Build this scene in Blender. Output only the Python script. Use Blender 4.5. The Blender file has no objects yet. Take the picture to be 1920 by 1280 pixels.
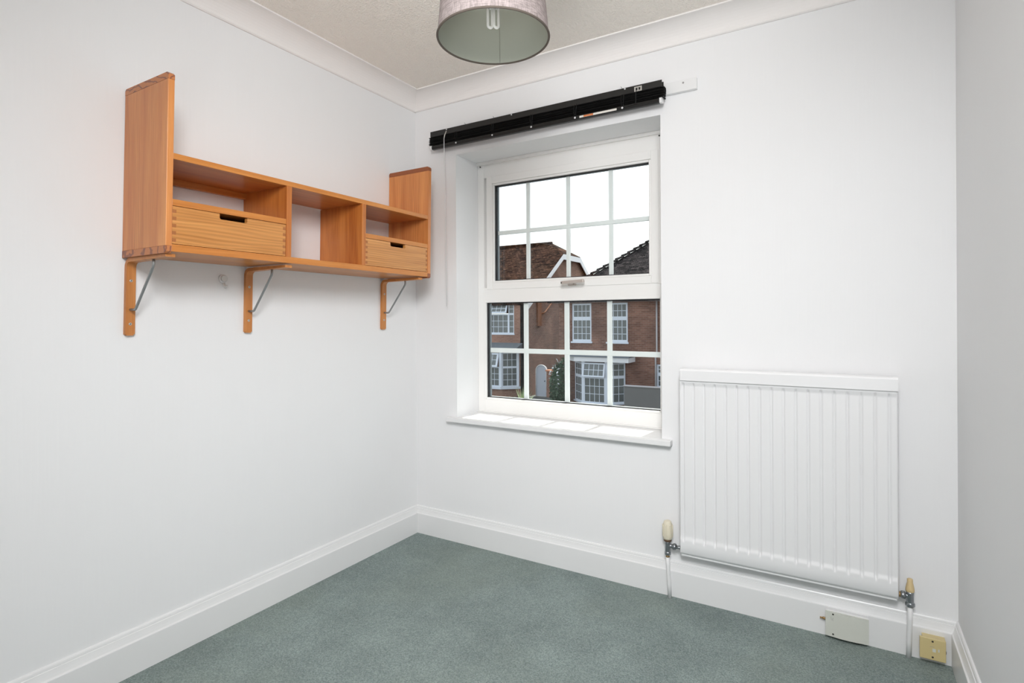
import bpy, bmesh, math, random
from mathutils import Vector, Matrix

SC = bpy.context.scene
COL = SC.collection
R = math.radians
random.seed(7)

# ------------------------------------------------------------------ camera
cam_data = bpy.data.cameras.new('camera')
cam = bpy.data.objects.new('camera', cam_data)
COL.objects.link(cam)
yaw, rol = 0.54, -0.0049
fw = Vector((-math.sin(yaw), math.cos(yaw), 0))
rt = Vector((math.cos(yaw), math.sin(yaw), 0))
up = Vector((0, 0, 1))
r2 = rt * math.cos(rol) + up * math.sin(rol)
u2 = -rt * math.sin(rol) + up * math.cos(rol)
M = Matrix((r2, u2, -fw)).transposed().to_4x4()
M.translation = (2.0232, -2.3473, 1.1575)
cam.matrix_world = M
cam_data.sensor_width = 36.0
cam_data.lens = 36.0 * 1038.8 / 1920
cam_data.shift_y = -40.5 / 1920
cam_data.clip_start = 0.02
cam_data.clip_end = 300
SC.camera = cam

# ------------------------------------------------------------------ exposure
SC.view_settings.view_transform = 'Standard'
SC.view_settings.look = 'None'
SC.view_settings.exposure = 0.0
SC.view_settings.gamma = 1.0
SC.view_settings.use_curve_mapping = False

# ------------------------------------------------------------------ sky
world = bpy.data.worlds.new('sky')
SC.world = world
world.use_nodes = True
wn = world.node_tree.nodes
wl = world.node_tree.links
wn.clear()
sky = wn.new('ShaderNodeTexSky')
sky.sky_type = 'NISHITA'
sky.sun_disc = False
sky.sun_elevation = R(52)
sky.sun_rotation = R(0)
sky.air_density = 1.0
sky.dust_density = 5.0
sky.ozone_density = 1.0
mixw = wn.new('ShaderNodeMixRGB')
mixw.inputs[0].default_value = 0.6
mixw.inputs[2].default_value = (7.3, 7.5, 7.8, 1)      # thin bright haze over the blue
bg = wn.new('ShaderNodeBackground')
bg.inputs['Strength'].default_value = 0.25
wo = wn.new('ShaderNodeOutputWorld')
wl.new(sky.outputs[0], mixw.inputs[1])
wl.new(mixw.outputs[0], bg.inputs['Color'])
wl.new(bg.outputs[0], wo.inputs[0])

# ------------------------------------------------------------------ sun
sd = bpy.data.lights.new('sun', 'SUN')
sd.energy = 6.0
sd.angle = R(0.6)
sd.color = (1.0, 0.96, 0.9)
sun = bpy.data.objects.new('sun', sd)
COL.objects.link(sun)
to_sun = Vector((0.06, 0.616, 0.788))
sun.rotation_euler = (-to_sun).to_track_quat('-Z', 'Y').to_euler()
sun.location = (0, 8, 12)

# ------------------------------------------------------------------ room light: soft lamp behind the photographer
def area(name, loc, target, sx, sy, watts, color, spread=180):
    ld = bpy.data.lights.new(name, 'AREA')
    ld.shape = 'RECTANGLE'
    ld.size = sx
    ld.size_y = sy
    ld.energy = watts
    ld.color = color
    ld.spread = R(spread)
    o = bpy.data.objects.new(name, ld)
    COL.objects.link(o)
    o.location = loc
    o.rotation_euler = (Vector(target) - Vector(loc)).to_track_quat('-Z', 'Y').to_euler()
    return o
area('room_light', (2.0, -2.3, 2.25), (0.7, -0.2, 0.6), 0.6, 1.0, 37.8, (0.985, 0.99, 1.0), 120)
area('ceiling_bounce', (1.6, -2.6, 0.8), (1.2, -1.3, 2.4), 0.5, 0.5, 3.4, (0.985, 0.99, 1.0), 60)
area('low_fill', (2.1, -2.9, 0.9), (0.6, -0.2, 0.9), 0.6, 0.6, 2.8, (0.985, 0.99, 1.0), 120)

# ------------------------------------------------------------------ materials
def new_mat(name):
    m = bpy.data.materials.new(name)
    m.use_nodes = True
    nt = m.node_tree
    return m, nt, nt.nodes['Principled BSDF']

def lin(r, g, b):
    f = lambda c: ((c / 255 + 0.055) / 1.055) ** 2.4 if c > 10 else c / 255 / 12.92
    return (f(r), f(g), f(b), 1)

def plain(name, col, rough=0.5, metal=0.0, spec=0.5, noise=0.0, nscale=40, bump=0.0):
    m, nt, p = new_mat(name)
    p.inputs['Base Color'].default_value = col
    p.inputs['Roughness'].default_value = rough
    p.inputs['Metallic'].default_value = metal
    p.inputs['Specular IOR Level'].default_value = spec
    tc = nt.nodes.new('ShaderNodeTexCoord')
    nz = nt.nodes.new('ShaderNodeTexNoise')
    nz.inputs['Scale'].default_value = nscale
    nz.inputs['Detail'].default_value = 4
    nt.links.new(tc.outputs['Object'], nz.inputs['Vector'])
    if noise:
        mx = nt.nodes.new('ShaderNodeMixRGB')
        mx.inputs[1].default_value = tuple(c * (1 - noise) for c in col[:3]) + (1,)
        mx.inputs[2].default_value = tuple(min(1, c * (1 + noise)) for c in col[:3]) + (1,)
        nt.links.new(nz.outputs['Fac'], mx.inputs[0])
        nt.links.new(mx.outputs[0], p.inputs['Base Color'])
    if bump:
        b = nt.nodes.new('ShaderNodeBump')
        b.inputs['Strength'].default_value = bump
        b.inputs['Distance'].default_value = 0.002
        nt.links.new(nz.outputs['Fac'], b.inputs['Height'])
        nt.links.new(b.outputs[0], p.inputs['Normal'])
    return m

def wallpaper(name, col):
    m, nt, p = new_mat(name)
    N = nt.nodes.new
    L = nt.links.new
    p.inputs['Roughness'].default_value = 0.62
    p.inputs['Specular IOR Level'].default_value = 0.25
    tc = N('ShaderNodeTexCoord')
    mp = N('ShaderNodeMapping')
    mp.inputs['Scale'].default_value = (110, 110, 3)
    n1 = N('ShaderNodeTexNoise')
    n1.inputs['Scale'].default_value = 1.0
    n1.inputs['Detail'].default_value = 5
    n2 = N('ShaderNodeTexNoise')
    n2.inputs['Scale'].default_value = 2.2
    n2.inputs['Detail'].default_value = 3
    mx = N('ShaderNodeMixRGB')
    mx.inputs[1].default_value = tuple(c * 0.985 for c in col[:3]) + (1,)
    mx.inputs[2].default_value = col
    L(tc.outputs['Object'], mp.inputs[0])
    L(mp.outputs[0], n1.inputs['Vector'])
    L(tc.outputs['Object'], n2.inputs['Vector'])
    L(n2.outputs['Fac'], mx.inputs[0])
    L(mx.outputs[0], p.inputs['Base Color'])
    b = N('ShaderNodeBump')
    b.inputs['Strength'].default_value = 0.22
    b.inputs['Distance'].default_value = 0.002
    L(n1.outputs['Fac'], b.inputs['Height'])
    L(b.outputs[0], p.inputs['Normal'])
    return m

def ceiling_mat():
    m, nt, p = new_mat('artex_ceiling')
    N = nt.nodes.new
    L = nt.links.new
    p.inputs['Base Color'].default_value = (0.93, 0.87, 0.80, 1)
    p.inputs['Roughness'].default_value = 0.5
    p.inputs['Specular IOR Level'].default_value = 0.4
    tc = N('ShaderNodeTexCoord')
    v = N('ShaderNodeTexVoronoi')
    v.inputs['Scale'].default_value = 150
    n = N('ShaderNodeTexNoise')
    n.inputs['Scale'].default_value = 120
    n.inputs['Detail'].default_value = 3
    ad = N('ShaderNodeMath')
    ad.operation = 'ADD'
    b = N('ShaderNodeBump')
    b.inputs['Strength'].default_value = 0.8
    b.inputs['Distance'].default_value = 0.004
    L(tc.outputs['Object'], v.inputs['Vector'])
    L(tc.outputs['Object'], n.inputs['Vector'])
    L(v.outputs['Distance'], ad.inputs[0])
    L(n.outputs['Fac'], ad.inputs[1])
    L(ad.outputs[0], b.inputs['Height'])
    L(b.outputs[0], p.inputs['Normal'])
    return m

def carpet_mat():
    m, nt, p = new_mat('green_carpet')
    N = nt.nodes.new
    L = nt.links.new
    p.inputs['Roughness'].default_value = 1.0
    p.inputs['Specular IOR Level'].default_value = 0.05
    tc = N('ShaderNodeTexCoord')
    fine = N('ShaderNodeTexNoise')
    fine.inputs['Scale'].default_value = 230
    fine.inputs['Detail'].default_value = 3
    patch = N('ShaderNodeTexNoise')
    patch.inputs['Scale'].default_value = 4.5
    patch.inputs['Detail'].default_value = 6
    patch.inputs['Roughness'].default_value = 0.65
    stain = N('ShaderNodeTexNoise')
    stain.inputs['Scale'].default_value = 1.7
    stain.inputs['Detail'].default_value = 5
    r1 = N('ShaderNodeValToRGB')
    r1.color_ramp.elements[0].position = 0.30
    r1.color_ramp.elements[0].color = (0.180, 0.230, 0.224, 1)
    r1.color_ramp.elements[1].position = 0.70
    r1.color_ramp.elements[1].color = (0.372, 0.436, 0.424, 1)
    m2 = N('ShaderNodeMixRGB')
    m2.blend_type = 'MULTIPLY'
    m2.inputs[0].default_value = 1.0
    r2_ = N('ShaderNodeValToRGB')
    r2_.color_ramp.elements[0].position = 0.33
    r2_.color_ramp.elements[0].color = (0.82, 0.82, 0.82, 1)
    r2_.color_ramp.elements[1].position = 0.68
    r2_.color_ramp.elements[1].color = (1.06, 1.06, 1.05, 1)
    m3 = N('ShaderNodeMixRGB')
    r3 = N('ShaderNodeValToRGB')
    r3.color_ramp.elements[0].position = 0.48
    r3.color_ramp.elements[0].color = (0, 0, 0, 1)
    r3.color_ramp.elements[1].position = 0.75
    r3.color_ramp.elements[1].color = (0.45, 0.45, 0.45, 1)
    m3.inputs[2].default_value = (0.26, 0.30, 0.25, 1)
    for t in (fine, patch, stain):
        L(tc.outputs['Object'], t.inputs['Vector'])
    L(fine.outputs['Fac'], r1.inputs[0])
    L(patch.outputs['Fac'], r2_.inputs[0])
    L(r1.outputs[0], m2.inputs[1])
    L(r2_.outputs[0], m2.inputs[2])
    L(stain.outputs['Fac'], r3.inputs[0])
    L(r3.outputs[0], m3.inputs[0])
    L(m2.outputs[0], m3.inputs[1])
    L(m3.outputs[0], p.inputs['Base Color'])
    b = N('ShaderNodeBump')
    b.inputs['Strength'].default_value = 0.8
    b.inputs['Distance'].default_value = 0.006
    L(fine.outputs['Fac'], b.inputs['Height'])
    L(b.outputs[0], p.inputs['Normal'])
    return m

def wood(name, axis, c1, c2, rough=0.3, spec=0.5, rings=26, contrast=0.5, lines=0.0):
    """varnished pine, grain running along the given axis"""
    m, nt, p = new_mat(name)
    N = nt.nodes.new
    L = nt.links.new
    tc = N('ShaderNodeTexCoord')
    oi = N('ShaderNodeObjectInfo')
    add = N('ShaderNodeVectorMath')
    add.operation = 'ADD'
    mul = N('ShaderNodeMath')
    mul.operation = 'MULTIPLY'
    mul.inputs[1].default_value = 9.0
    L(oi.outputs['Random'], mul.inputs[0])
    L(tc.outputs['Object'], add.inputs[0])
    L(mul.outputs[0], add.inputs[1])
    mp = N('ShaderNodeMapping')
    s = [rings] * 3
    s['xyz'.index(axis)] = 1.3
    mp.inputs['Scale'].default_value = s
    L(add.outputs[0], mp.inputs[0])
    n1 = N('ShaderNodeTexNoise')
    n1.inputs['Scale'].default_value = 1.0
    n1.inputs['Detail'].default_value = 5
    n1.inputs['Distortion'].default_value = 0.8
    L(mp.outputs[0], n1.inputs['Vector'])
    mp2 = N('ShaderNodeMapping')
    s2 = [230] * 3
    s2['xyz'.index(axis)] = 6
    mp2.inputs['Scale'].default_value = s2
    L(add.outputs[0], mp2.inputs[0])
    n2 = N('ShaderNodeTexNoise')
    n2.inputs['Scale'].default_value = 1.0
    n2.inputs['Detail'].default_value = 3
    L(mp2.outputs[0], n2.inputs['Vector'])
    mixn = N('ShaderNodeMixRGB')
    mixn.inputs[0].default_value = 0.35
    L(n1.outputs['Fac'], mixn.inputs[1])
    L(n2.outputs['Fac'], mixn.inputs[2])
    rp = N('ShaderNodeValToRGB')
    rp.color_ramp.elements[0].position = 0.5 - contrast * 0.4
    rp.color_ramp.elements[0].color = c1
    rp.color_ramp.elements[1].position = 0.5 + contrast * 0.3
    rp.color_ramp.elements[1].color = c2
    L(mixn.outputs[0], rp.inputs[0])
    L(rp.outputs[0], p.inputs['Base Color'])
    if lines:
        # close growth lines that thin out towards the middle of the plank
        mp3 = N('ShaderNodeMapping')
        s3 = [1.0] * 3
        s3['xyz'.index(axis)] = 0.16
        mp3.inputs['Scale'].default_value = s3
        L(add.outputs[0], mp3.inputs[0])
        wv = N('ShaderNodeTexWave')
        wv.wave_type = 'BANDS'
        wv.bands_direction = 'Z' if axis != 'z' else 'X'
        wv.inputs['Scale'].default_value = 30
        wv.inputs['Distortion'].default_value = 16
        wv.inputs['Detail'].default_value = 2
        wv.inputs['Detail Scale'].default_value = 0.35
        L(mp3.outputs[0], wv.inputs['Vector'])
        mk = N('ShaderNodeTexNoise')
        mk.inputs['Scale'].default_value = 9
        L(mp3.outputs[0], mk.inputs['Vector'])
        mkr = N('ShaderNodeMapRange')
        mkr.inputs['From Min'].default_value = 0.40
        mkr.inputs['From Max'].default_value = 0.62
        mkr.inputs['To Max'].default_value = lines
        L(mk.outputs['Fac'], mkr.inputs['Value'])
        ml = N('ShaderNodeMath')
        ml.operation = 'MULTIPLY'
        L(wv.outputs['Fac'], ml.inputs[0])
        L(mkr.outputs[0], ml.inputs[1])
        mc = N('ShaderNodeMixRGB')
        mc.inputs[2].default_value = tuple(c * 0.55 for c in c1[:3]) + (1,)
        L(ml.outputs[0], mc.inputs[0])
        L(rp.outputs[0], mc.inputs[1])
        L(mc.outputs[0], p.inputs['Base Color'])
    p.inputs['Roughness'].default_value = rough
    p.inputs['Specular IOR Level'].default_value = spec
    b = N('ShaderNodeBump')
    b.inputs['Strength'].default_value = 0.06
    b.inputs['Distance'].default_value = 0.001
    L(n2.outputs['Fac'], b.inputs['Height'])
    L(b.outputs[0], p.inputs['Normal'])
    return m

def end_grain(name, c1, c2):
    m, nt, p = new_mat(name)
    N = nt.nodes.new
    L = nt.links.new
    tc = N('ShaderNodeTexCoord')
    w = N('ShaderNodeTexWave')
    w.wave_type = 'RINGS'
    w.rings_direction = 'SPHERICAL'
    w.inputs['Scale'].default_value = 24
    w.inputs['Distortion'].default_value = 5
    w.inputs['Detail'].default_value = 2
    w.inputs['Detail Scale'].default_value = 1.2
    rp = N('ShaderNodeValToRGB')
    rp.color_ramp.elements[0].position = 0.05
    rp.color_ramp.elements[0].color = c1
    rp.color_ramp.elements[1].position = 0.30
    rp.color_ramp.elements[1].color = c2
    L(tc.outputs['Object'], w.inputs['Vector'])
    L(w.outputs['Fac'], rp.inputs[0])
    L(rp.outputs[0], p.inputs['Base Color'])
    p.inputs['Roughness'].default_value = 0.4
    return m

def brick_mat(name, axis, c1, c2, mortar):
    """bonded brickwork on a wall whose horizontal runs along the given axis"""
    m, nt, p = new_mat(name)
    N = nt.nodes.new
    L = nt.links.new
    geo = N('ShaderNodeNewGeometry')
    sep = N('ShaderNodeSeparateXYZ')
    com = N('ShaderNodeCombineXYZ')
    L(geo.outputs['Position'], sep.inputs[0])
    L(sep.outputs['X' if axis == 'x' else 'Y'], com.inputs[0])
    L(sep.outputs['Z'], com.inputs[1])
    br = N('ShaderNodeTexBrick')
    br.inputs['Color1'].default_value = c1
    br.inputs['Color2'].default_value = c2
    br.inputs['Mortar'].default_value = mortar
    br.inputs['Scale'].default_value = 1.0
    br.inputs['Mortar Size'].default_value = 0.006
    br.inputs['Brick Width'].default_value = 0.225
    br.inputs['Row Height'].default_value = 0.075
    br.inputs['Bias'].default_value = -0.2
    L(com.outputs[0], br.inputs['Vector'])
    nz = N('ShaderNodeTexNoise')
    nz.inputs['Scale'].default_value = 0.9
    nz.inputs['Detail'].default_value = 5
    L(geo.outputs['Position'], nz.inputs['Vector'])
    rp = N('ShaderNodeValToRGB')
    rp.color_ramp.elements[0].position = 0.35
    rp.color_ramp.elements[0].color = (0.72, 0.70, 0.70, 1)
    rp.color_ramp.elements[1].position = 0.7
    rp.color_ramp.elements[1].color = (1.12, 1.08, 1.05, 1)
    L(nz.outputs['Fac'], rp.inputs[0])
    mx = N('ShaderNodeMixRGB')
    mx.blend_type = 'MULTIPLY'
    mx.inputs[0].default_value = 1
    L(br.outputs['Color'], mx.inputs[1])
    L(rp.outputs[0], mx.inputs[2])
    L(mx.outputs[0], p.inputs['Base Color'])
    p.inputs['Roughness'].default_value = 0.9
    p.inputs['Specular IOR Level'].default_value = 0.2
    b = N('ShaderNodeBump')
    b.inputs['Strength'].default_value = 0.6
    b.inputs['Distance'].default_value = 0.01
    b.invert = True
    L(br.outputs['Fac'], b.inputs['Height'])
    L(b.outputs[0], p.inputs['Normal'])
    return m

def tile_mat(name, c1, c2, gap):
    """plain roof tiles in courses that run along x"""
    m, nt, p = new_mat(name)
    N = nt.nodes.new
    L = nt.links.new
    geo = N('ShaderNodeNewGeometry')
    sep = N('ShaderNodeSeparateXYZ')
    com = N('ShaderNodeCombineXYZ')
    L(geo.outputs['Position'], sep.inputs[0])
    L(sep.outputs['X'], com.inputs[0])
    L(sep.outputs['Z'], com.inputs[1])
    br = N('ShaderNodeTexBrick')
    br.inputs['Color1'].default_value = c1
    br.inputs['Color2'].default_value = c2
    br.inputs['Mortar'].default_value = gap
    br.inputs['Scale'].default_value = 1.0
    br.inputs['Mortar Size'].default_value = 0.009
    br.inputs['Brick Width'].default_value = 0.19
    br.inputs['Row Height'].default_value = 0.082
    L(com.outputs[0], br.inputs['Vector'])
    nz = N('ShaderNodeTexNoise')
    nz.inputs['Scale'].default_value = 5.0
    nz.inputs['Detail'].default_value = 8
    nz.inputs['Roughness'].default_value = 0.7
    L(geo.outputs['Position'], nz.inputs['Vector'])
    rp = N('ShaderNodeValToRGB')
    rp.color_ramp.elements[0].position = 0.35
    rp.color_ramp.elements[0].color = (0.30, 0.30, 0.31, 1)
    rp.color_ramp.elements[1].position = 0.68
    rp.color_ramp.elements[1].color = (1.7, 1.6, 1.5, 1)
    L(nz.outputs['Fac'], rp.inputs[0])
    mx = N('ShaderNodeMixRGB')
    mx.blend_type = 'MULTIPLY'
    mx.inputs[0].default_value = 1
    L(br.outputs['Color'], mx.inputs[1])
    L(rp.outputs[0], mx.inputs[2])
    L(mx.outputs[0], p.inputs['Base Color'])
    p.inputs['Roughness'].default_value = 0.95
    p.inputs['Specular IOR Level'].default_value = 0.05
    b = N('ShaderNodeBump')
    b.inputs['Strength'].default_value = 0.8
    b.inputs['Distance'].default_value = 0.02
    b.invert = True
    L(br.outputs['Fac'], b.inputs['Height'])
    L(b.outputs[0], p.inputs['Normal'])
    return m

def pane_mat(name, tint, ior=1.25):
    """thin clear window glass: see-through with a Fresnel reflection"""
    m = bpy.data.materials.new(name)
    m.use_nodes = True
    nt = m.node_tree
    nt.nodes.clear()
    N = nt.nodes.new
    L = nt.links.new
    out = N('ShaderNodeOutputMaterial')
    tr = N('ShaderNodeBsdfTransparent')
    tr.inputs[0].default_value = tint
    gl = N('ShaderNodeBsdfGlossy')
    gl.inputs['Roughness'].default_value = 0.01
    gl.inputs['Color'].default_value = (0.9, 0.93, 0.95, 1)
    fr = N('ShaderNodeFresnel')
    ge = N('ShaderNodeNewGeometry')            # a thin sheet does not bend light: same reflection from both sides
    mr = N('ShaderNodeMapRange')
    mr.inputs['To Min'].default_value = ior
    mr.inputs['To Max'].default_value = 1 / ior
    L(ge.outputs['Backfacing'], mr.inputs['Value'])
    L(mr.outputs[0], fr.inputs['IOR'])
    mx = N('ShaderNodeMixShader')
    L(fr.outputs[0], mx.inputs[0])
    L(tr.outputs[0], mx.inputs[1])
    L(gl.outputs[0], mx.inputs[2])
    L(mx.outputs[0], out.inputs[0])
    return m

def fabric_mat(name, col):
    m, nt, p = new_mat(name)
    N = nt.nodes.new
    L = nt.links.new
    tc = N('ShaderNodeTexCoord')
    res = []
    for s in ((900, 900, 60), (90, 90, 1100)):
        mp = N('ShaderNodeMapping')
        mp.inputs['Scale'].default_value = s
        n = N('ShaderNodeTexNoise')
        n.inputs['Scale'].default_value = 0.45
        n.inputs['Detail'].default_value = 2
        L(tc.outputs['Object'], mp.inputs[0])
        L(mp.outputs[0], n.inputs['Vector'])
        res.append(n)
    a = N('ShaderNodeMath')
    a.operation = 'ADD'
    L(res[0].outputs['Fac'], a.inputs[0])
    L(res[1].outputs['Fac'], a.inputs[1])
    rp = N('ShaderNodeValToRGB')
    rp.color_ramp.elements[0].position = 0.72
    rp.color_ramp.elements[0].color = tuple(c * 0.72 for c in col[:3]) + (1,)
    rp.color_ramp.elements[1].position = 1.0
    rp.color_ramp.elements[1].color = tuple(c * 1.2 for c in col[:3]) + (1,)
    h = N('ShaderNodeMath')
    h.operation = 'MULTIPLY'
    h.inputs[1].default_value = 0.86
    L(a.outputs[0], h.inputs[0])
    L(h.outputs[0], rp.inputs[0])
    L(rp.outputs[0], p.inputs['Base Color'])
    p.inputs['Roughness'].default_value = 0.95
    p.inputs['Specular IOR Level'].default_value = 0.1
    return m

WHITE = (0.865, 0.865, 0.87, 1)
MT = dict(
    wall=wallpaper('white_wallpaper', WHITE),
    ceiling=ceiling_mat(),
    carpet=carpet_mat(),
    coving=plain('coving_paint', (0.89, 0.86, 0.84, 1), 0.6, spec=0.2),
    gloss=plain('white_gloss_paint', (0.83, 0.83, 0.83, 1), 0.3, spec=0.45, noise=0.015, nscale=8, bump=0.05),
    upvc=plain('white_upvc', (0.90, 0.89, 0.87, 1), 0.3, spec=0.45),
    bar=plain('white_glazing_bar', (0.92, 0.93, 0.93, 1), 0.4),
    gasket=plain('black_gasket', (0.012, 0.012, 0.014, 1), 0.6),
    spacer=plain('grey_spacer', (0.20, 0.22, 0.24, 1), 0.45, metal=0.3),
    pane=pane_mat('window_glass', (0.97, 0.985, 0.98, 1)),
    handle=plain('champagne_metal', (0.56, 0.50, 0.46, 1), 0.4, metal=0.35),
    rad=plain('radiator_enamel', (0.84, 0.84, 0.845, 1), 0.28, spec=0.5),
    chrome=plain('dull_chrome', (0.33, 0.35, 0.37, 1), 0.32, metal=0.9, noise=0.2, nscale=60),
    brass=plain('old_brass', (0.42, 0.27, 0.12, 1), 0.4, metal=0.7, noise=0.3, nscale=90),
    copper=plain('tarnished_copper', (0.18, 0.11, 0.07, 1), 0.5, metal=0.6),
    cream=plain('cream_plastic', (0.76, 0.70, 0.55, 1), 0.4, noise=0.04, nscale=30),
    capyel=plain('aged_cream_plastic', (0.68, 0.52, 0.28, 1), 0.4, noise=0.12, nscale=60),
    boxyel=plain('yellowed_plastic', (0.66, 0.54, 0.27, 1), 0.4, noise=0.05, nscale=20),
    boxwht=plain('offwhite_plastic', (0.66, 0.67, 0.61, 1), 0.4, noise=0.03, nscale=20),
    dark=plain('dark_screw', (0.06, 0.055, 0.045, 1), 0.45, metal=0.5),
    screw=plain('zinc_screw', (0.62, 0.60, 0.56, 1), 0.35, metal=0.6),
    rod=plain('grey_steel_rod', (0.30, 0.31, 0.31, 1), 0.42, metal=0.55),
    black=plain('black_lacquer', (0.010, 0.0095, 0.009, 1), 0.42, spec=0.35),
    blackrail=plain('black_steel_rail', (0.020, 0.019, 0.018, 1), 0.4, spec=0.35),
    blackslat=plain('black_slat', (0.006, 0.006, 0.006, 1), 0.5, spec=0.2),
    clear=plain('clear_plastic', (0.82, 0.82, 0.82, 1), 0.2),
    button=plain('white_button', (0.75, 0.75, 0.76, 1), 0.35),
    paper=plain('paper_label', (0.74, 0.71, 0.66, 1), 0.7),
    orange=plain('orange_print', (0.62, 0.20, 0.07, 1), 0.7),
    cord=plain('black_cord', (0.015, 0.015, 0.015, 1), 0.8),
    fabric=fabric_mat('taupe_linen', (0.31, 0.265, 0.258, 1)),
    lining=plain('shade_lining', (0.385, 0.405, 0.345, 1), 0.55, spec=0.3),
    trim=plain('taupe_binding', (0.10, 0.08, 0.065, 1), 0.8),
    seam=plain('lining_seam_line', (0.24, 0.24, 0.20, 1), 0.7),
    bulb=plain('frosted_tube', (0.80, 0.80, 0.76, 1), 0.35),
    plastic=plain('white_plastic', (0.75, 0.75, 0.73, 1), 0.4),
    woodx=wood('pine_along_x', 'x', lin(176, 98, 44), lin(206, 132, 66)),
    woody=wood('pine_along_y', 'y', lin(182, 106, 44), lin(214, 142, 70)),
    woodp=wood('pine_side_panel', 'z', lin(192, 112, 58), lin(226, 154, 90), contrast=0.55, lines=0.35),
    woodz=wood('pine_along_z', 'z', lin(172, 94, 40), lin(208, 132, 64), contrast=0.45),
    drawer=wood('drawer_pine', 'y', lin(178, 112, 50), lin(228, 164, 96), rings=42, contrast=0.75, lines=0.34),
    ply=wood('bent_ply', 'z', lin(182, 112, 56), lin(208, 140, 76), rough=0.4),
    endg=end_grain('pine_end_grain', lin(138, 84, 64), lin(192, 122, 74)),
    endd=plain('dark_end_grain', lin(150, 84, 46), 0.4, noise=0.2, nscale=120),
    finger=plain('finger_joint_grain', lin(168, 104, 56), 0.5, noise=0.15, nscale=200),
    hollow=plain('drawer_inside', lin(90, 52, 26), 0.7),
    tack=plain('tack_mark', (0.35, 0.34, 0.33, 1), 0.7),
)
OUT = dict(
    brickx=brick_mat('red_brick_front', 'x', lin(120, 86, 74), lin(150, 112, 98), lin(152, 138, 128)),
    bricky=brick_mat('red_brick_side', 'y', lin(132, 102, 90), lin(150, 118, 104), lin(160, 145, 134)),
    brickl=brick_mat('brown_brick_front', 'x', lin(146, 106, 90), lin(166, 126, 108), lin(168, 150, 138)),
    slate=tile_mat('dark_roof_tiles', lin(32, 30, 32), lin(78, 72, 74), lin(9, 9, 11)),
    clay=tile_mat('brown_roof_tiles', lin(26, 19, 17), lin(88, 64, 53), lin(8, 6, 6)),
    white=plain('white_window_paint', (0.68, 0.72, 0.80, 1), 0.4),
    fascia=plain('white_fascia', (0.74, 0.74, 0.76, 1), 0.5),
    glass=plain('house_glass', (0.12, 0.13, 0.128, 1), 0.03, spec=0.7),
    lead=plain('grey_lead', (0.13, 0.15, 0.17, 1), 0.6, noise=0.15, nscale=3),
    timber=plain('brown_timber', lin(128, 78, 46), 0.8, noise=0.2, nscale=8),
    tilecap=plain('terracotta_coping', lin(205, 140, 105), 0.8, noise=0.2, nscale=6),
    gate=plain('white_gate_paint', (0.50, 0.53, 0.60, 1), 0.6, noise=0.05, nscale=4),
    render=plain('grey_render', (0.17, 0.165, 0.16, 1), 0.9, noise=0.1, nscale=5),
    leaf=plain('dark_green_leaf', lin(70, 92, 66), 0.6, noise=0.35, nscale=6),
    petal=plain('white_petal', (0.70, 0.72, 0.74, 1), 0.7),
    blade=plain('pale_green_blade', lin(150, 165, 120), 0.6, noise=0.25, nscale=8),
    stem=plain('brown_stem', lin(80, 64, 48), 0.8),
    ground=plain('asphalt', (0.13, 0.135, 0.13, 1), 0.95, noise=0.15, nscale=3),
    pot=plain('downpipe_grey', (0.45, 0.43, 0.44, 1), 0.6),
)

# ------------------------------------------------------------------ mesh helpers
def bx(bm, x0, x1, y0, y1, z0, z1, bev=0.0, seg=2):
    b = bmesh.new()
    bmesh.ops.create_cube(b, size=1.0)
    for v in b.verts:
        v.co = Vector(((x0 + x1) / 2 + v.co.x * (x1 - x0), (y0 + y1) / 2 + v.co.y * (y1 - y0), (z0 + z1) / 2 + v.co.z * (z1 - z0)))
    if bev:
        bmesh.ops.bevel(b, geom=list(b.edges), offset=bev, segments=seg, profile=0.5, affect='EDGES')
    merge(bm, b)

def merge(bm, b, mat=None):
    vm = {}
    for v in b.verts:
        vm[v] = bm.verts.new(mat @ v.co if mat else v.co)
    for f in b.faces:
        try:
            nf = bm.faces.new([vm[v] for v in f.verts])
            nf.smooth = f.smooth
        except ValueError:
            pass
    b.free()

def box(*a, **k):
    bm = bmesh.new()
    bx(bm, *a, **k)
    return bm

def prism(bm, poly, axis, a0, a1):
    """poly = list of 2D points in the plane perpendicular to axis (x: (y,z); y: (x,z); z: (x,y))"""
    def P(p, a):
        return {'x': (a, p[0], p[1]), 'y': (p[0], a, p[1]), 'z': (p[0], p[1], a)}[axis]
    A = [bm.verts.new(P(p, a0)) for p in poly]
    B = [bm.verts.new(P(p, a1)) for p in poly]
    n = len(poly)
    fs = [bm.faces.new(A), bm.faces.new(B)]
    for i in range(n):
        fs.append(bm.faces.new((A[i], A[(i + 1) % n], B[(i + 1) % n], B[i])))
    bmesh.ops.recalc_face_normals(bm, faces=fs)

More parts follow.
